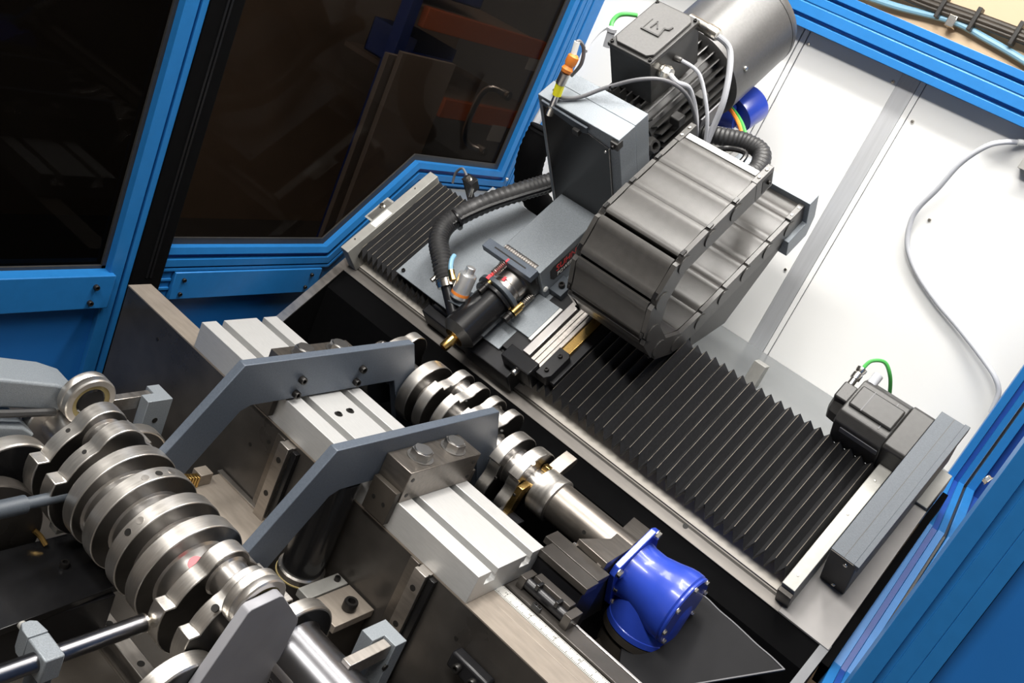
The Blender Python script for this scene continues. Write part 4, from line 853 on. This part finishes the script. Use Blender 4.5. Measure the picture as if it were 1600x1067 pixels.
part(tp, 'plate', MB().box(-.2190, -.194, -.085, -.003, -.188, -.174), 'cast_alu', .001)
part(tp, 'plate', MB().box(-.191, -.132, -.085, -.003, -.188, -.174), 'bed_top', .001)
for bx_ in ((-.50, -.36, -.10, -.003, -.335, -.215), (-.215, -.14, -.08, -.003, -.335, -.188)): part(tp, 'riser', MB().box(*bx_), 'brown_iron', .001)
part(tp, 'low_plate', MB().box(-.125, -.03, -.16, -.05, -.26, -.245), 'bed_top', .001)
inst(tp, 'socket_screw', SCR8, (-.152, -.040, -.174), scale=1.7); inst(tp, 'socket_screw', SCR8, (-.207, -.016, -.174), scale=.75)
rk = MB()
for k in range(6): rk.box(-.512+.0052*k*.2, -.500+.0052*k*.2, -.0845+.0048*k-.012, -.0825+.0048*k-.010, -.199, -.178)
part(tp, 'toothed_rack', rk, 'brass', .0004, label='short brass toothed rack')
part(tp, 'rack_block', MB().box(-.520, -.497, -.066, -.042, -.200, -.178), 'bed_top', .001)
def vrail(x0, x1, z0, z1, lab):
    r = thing('guide_rail', lab, 'rail', ((x0+x1)/2, -.01, z0), group='short guide rails on the bed wall')
    part(r, 'rail', MB().prism([(x0, 0), (x0, -.006), (x0+.002, -.009), (x0, -.012), (x0, -.018), (x1, -.018), (x1, -.012), (x1-.002, -.009), (x1, -.006), (x1, 0)], 2, z0, z1), 'ground_steel', .0006)
    part(r, 'side_strip', MB().box(x1+.001, x1+.012, -.010, -.0005, z0, z1-.004), 'black_gloss', .0005)
    part(r, 'backing_strip', MB().box(x0-.022, x0-.003, -.004, -.0005, z0, z1-.002), 'dark_steel', .0004)
    for k in (.15, .5, .85): inst(r, 'bore', BORE8, ((x0+x1)/2, -.018, z0+(z1-z0)*k), (0, -1, 0))
vrail(-.410, -.387, -.245, -.055, 'short steel guide rail on the bed wall between the two bridge plates')
vrail(-.092, -.069, -.250, -.050, 'short steel guide rail on the bed wall under the near end of the beam')
bp_ = thing('black_post', 'thick black upright cylinder with a steel foot ring beneath the nearer bridge plate', 'post', (-.258, -.043, -.1915))
part(bp_, 'cylinder', MB().lathe([(.0330, 0), (.0330, .190)], (-.258, -.043, -.190), (0, .0, 1), 40), 'black_gloss')
part(bp_, 'foot_ring', MB().lathe([(.0375, 0), (.0375, .012), (.035, .015)], (-.258, -.043, -.1915), (0, 0, 1), 40), 'bright_steel')
part(bp_, 'seal_ring', MB().lathe([(.0385, 0), (.0385, .002)], (-.258, -.043, -.1915), (0, 0, 1), 40), 'ochre_seal')
def roller(name, x0, x1, y, z, r, lab, grp, hub=True):
    t = thing(name, lab, 'roller', ((x0+x1)/2, y, z-r), group=grp)
    part(t, 'rim', MB().lathe([(r-.002, 0), (r, .002), (r, x1-x0-.002), (r-.002, x1-x0)], (x0, y, z), (1, 0, 0), 56), 'crank_steel')
    part(t, 'face', MB().lathe([(r*.94, 0), (r*.94, .0006)], (x1, y, z), (1, 0, 0), 48), 'black_gloss')
    return t
roller('support_roller', -.550, -.528, -.190, -.156, .070, 'large steel support roller with dark face under the far right side of the front crankshaft', 'support rollers')
r1 = roller('support_roller', -.138, -.116, -.190, -.156, .072, 'large steel support roller with thick shaft under the near end of the front crankshaft', 'support rollers')
part(r1, 'shaft', MB().lathe([(.050, 0), (.046, .006), (.046, .30)], (-.116, -.190, -.156), (1, 0, 0), 48), 'dark_rod')
roller('support_roller', -.560, -.536, -.372, -.146, .068, 'large steel support roller at the left picture edge under the front crankshaft', 'support rollers')
roller('support_roller', -.139, -.1135, -.366, -.160, .062, 'steel support roller at the bottom picture edge left of the sloping grey arm', 'support rollers')
def bearing(x0, x1, y, z, r, lab):
    t = thing('hold_down_bearing', lab, 'bearing', ((x0+x1)/2, y, z-r), group='bearings pressing on the front crankshaft')
    L = x1-x0
    part(t, 'outer_ring', MB().lathe([(r*.74, 0), (r-.002, 0), (r, .002), (r, L*.42), (r-.0012, L*.5), (r, L*.58), (r, L-.002), (r-.002, L), (r*.74, L)], (x0, y, z), (1, 0, 0), 48, closed=True), 'crank_steel')
    part(t, 'seal', MB().lathe([(r*.74, 0), (r*.74, L-.003)], (x0+.001, y, z), (1, 0, 0), 40), 'ochre_seal')
    part(t, 'hub', MB().lathe([(r*.60, 0), (r*.60, L+.001), (r*.50, L+.004)], (x0-.004, y, z), (1, 0, 0), 40), 'black_gloss')
    return t
bearing(-.582, -.556, -.2615, -.040, .0385, 'steel roller bearing with dark hub on top of the far end of the front crankshaft')
bearing(-.1395, -.1135, -.2890, -.033, .0385, 'steel roller bearing half hidden by the sloping grey arm at the near end')
fa = thing('far_arm', 'grey steel swing arm reaching in from the left edge to the far bearing', 'arm', (-.61, -.4, -.05))
part(fa, 'arm', MB().prism([(-.62, .055), (-.389, -.0015), (-.300, -.024), (-.266, -.040), (-.256, -.058), (-.27, -.075), (-.39, -.048), (-.62, .008)], 0, -.650, -.586), 'hammer_grey', .004, 3)
part(fa, 'lower_arm', MB().prism([(-.62, -.030), (-.42, -.060), (-.345, -.078), (-.325, -.095), (-.34, -.115), (-.42, -.105), (-.62, -.075)], 0, -.625, -.570), 'hammer_grey', .004, 3)
part(fa, 'hose', MB().tube([(-.575, -.62, .0), (-.575, -.42, -.045), (-.578, -.30, -.065)], .006, 8), 'rubber_hose')
na = thing('near_arm', 'sloping flat grey arm plate in front of the near bearing', 'arm', (-.105, -.3, -.3))
part(na, 'plate', MB().prism([(-.44, -.33), (-.326, -.0165), (-.3215, -.0125), (-.281, -.0072), (-.274, -.010), (-.2275, -.066), (-.225, -.075), (-.2345, -.18), (-.27, -.33)], 0, -.1125, -.098), 'arm_grey', .001)
part(na, 'pivot_pin', MB().cyl((-.10, -.225, -.150), (-.062, -.225, -.150), .012, 24), 'bright_steel')
def lbr(x0, x1, y0, y1, lab, flip):
    t = thing('angle_bracket', lab, 'bracket', (x0, y0, -.33), group='notched brackets beside the front crankshaft')
    mx_, my_ = x0+(x1-x0)*.5, y0+(y1-y0)*.5
    if flip: P = [(x0, y0), (x0, y1), (x1, y1), (x1, my_), (mx_, my_), (mx_, y0)]
    else: P = [(x1, y0), (x1, y1), (x0, y1), (x0, my_), (mx_, my_), (mx_, y0)]
    part(t, 'post', MB().prism(P, 2, -.30, -.100), 'hammer_grey', .0008)
    xm = (x1 if flip else x0)
    part(t, 'flat_bar', MB().box(mx_+(.001 if flip else -.016), mx_+(.017 if flip else -.001), y0-.055, my_-.0005, -.128, -.104), 'ground_steel', .001)
    inst(t, 'bore', BORE8, (x1, (y0+y1)/2, -.14), (1, 0, 0))
lbr(-.065, -.020, -.1265, -.080, 'notched grey bracket with a flat bar at the bottom edge near the large shaft', True)
lbr(-.653, -.610, -.117, -.071, 'notched grey bracket with a flat bar behind the far bearing', False)
# probe rods
pr = thing('clamped_rod', 'dark steel rod held by a grey clamp, pointing at the crankshaft from the lower left', 'rod', (-.22, -.48, -.335))
part(pr, 'rod', MB().cyl((-.214, -.640, -.120), (-.214, -.364, -.120), .0115, 24), 'dark_rod')
part(pr, 'tip', MB().lathe([(.0122, 0), (.0122, .003), (.007, .003), (.007, .012)], (-.214, -.364, -.120), (0, 1, 0), 20), 'nickel')
part(pr, 'clamp', MB().box(-.236, -.197, -.500, -.476, -.140, -.104), 'hammer_grey', .002)
part(pr, 'clamp_cap', MB().prism([(-.2365, -.500), (-.2365, -.476), (-.256, -.479), (-.260, -.486), (-.260, -.496), (-.250, -.500)], 2, -.140, -.1035), 'hammer_grey', .001)
part(pr, 'clamp_screw', MB().cyl((-.260, -.488, -.118), (-.270, -.488, -.118), .005, 12), 'cast_alu')
part(pr, 'stand', MB().box(-.228, -.204, -.498, -.478, -.3215, -.140), 'dark_grey_paint', .002)
pr2 = thing('probe_rod', 'thin dark rod reaching from the left edge towards the crankshaft middle', 'rod', (-.45, -.42, -.335))
part(pr2, 'rod', MB().lathe([(.0125, 0), (.0125, .19), (.0085, .192), (.0085, .262)], (-.453, -.585, -.110), (0, 1, 0), 20), 'dark_grey_paint')
part(pr2, 'stand', MB().box(-.462, -.444, -.56, -.54, -.335, -.115), 'dark_grey_paint', .002)
# front pulley disc behind the probe rod and low valve housing
pd = thing('cover_disc', 'dark round cover disc behind the probe rod at the left edge', 'disc', (-.50, -.42, -.335))
part(pd, 'disc', MB().lathe([(.098, 0), (.100, .003), (.100, .024), (.098, .026)], (-.520, -.430, -.205), (1, 0, 0), 48), 'bed_iron')
# lower clamp under the ledge
lk_ = thing('cable_clip_bar', 'black clamp bar with two screws on the front wall near the bottom edge', 'clamp', (.05, -.02, -.16))
c1 = PW(735, 1050, Y=-.012)
part(lk_, 'bar', MB().box(c1.x-.035, c1.x+.035, -.022, -.0008, c1.z-.014, c1.z+.014), 'black_iron', .004)
for k in (-.015, .015): inst(lk_, 'socket_screw', SCR8, (c1.x+k, -.022, c1.z), (0, -1, 0))
gc = thing('green_cable', 'green cable bending out of a pale gland beside the terminal box', 'cable', tuple(PS(955, 45, n=.36)), SF)
g0 = PS(955, 50, n=.36); part(gc, 'gland', MB().lathe([(.008, -.03), (.008, 0), (.010, .001), (.010, .008), (.006, .010)], g0, (0, .5, .86), 14), 'cable_grey')
part(gc, 'cable', MB().tube([g0, PS(956, 36, n=.365), PS(965, 25, n=.37), PS(978, 22, n=.37), PS(995, 24, n=.36)], .0045, 10), 'cable_green', label='green cable sheath')
part(gc, 'grey_cable', MB().tube([PS(949, 42, n=.355), PS(936, 50, n=.355), PS(922, 66, n=.36), PS(915, 80, n=.37)], .0038, 8), 'cable_grey')
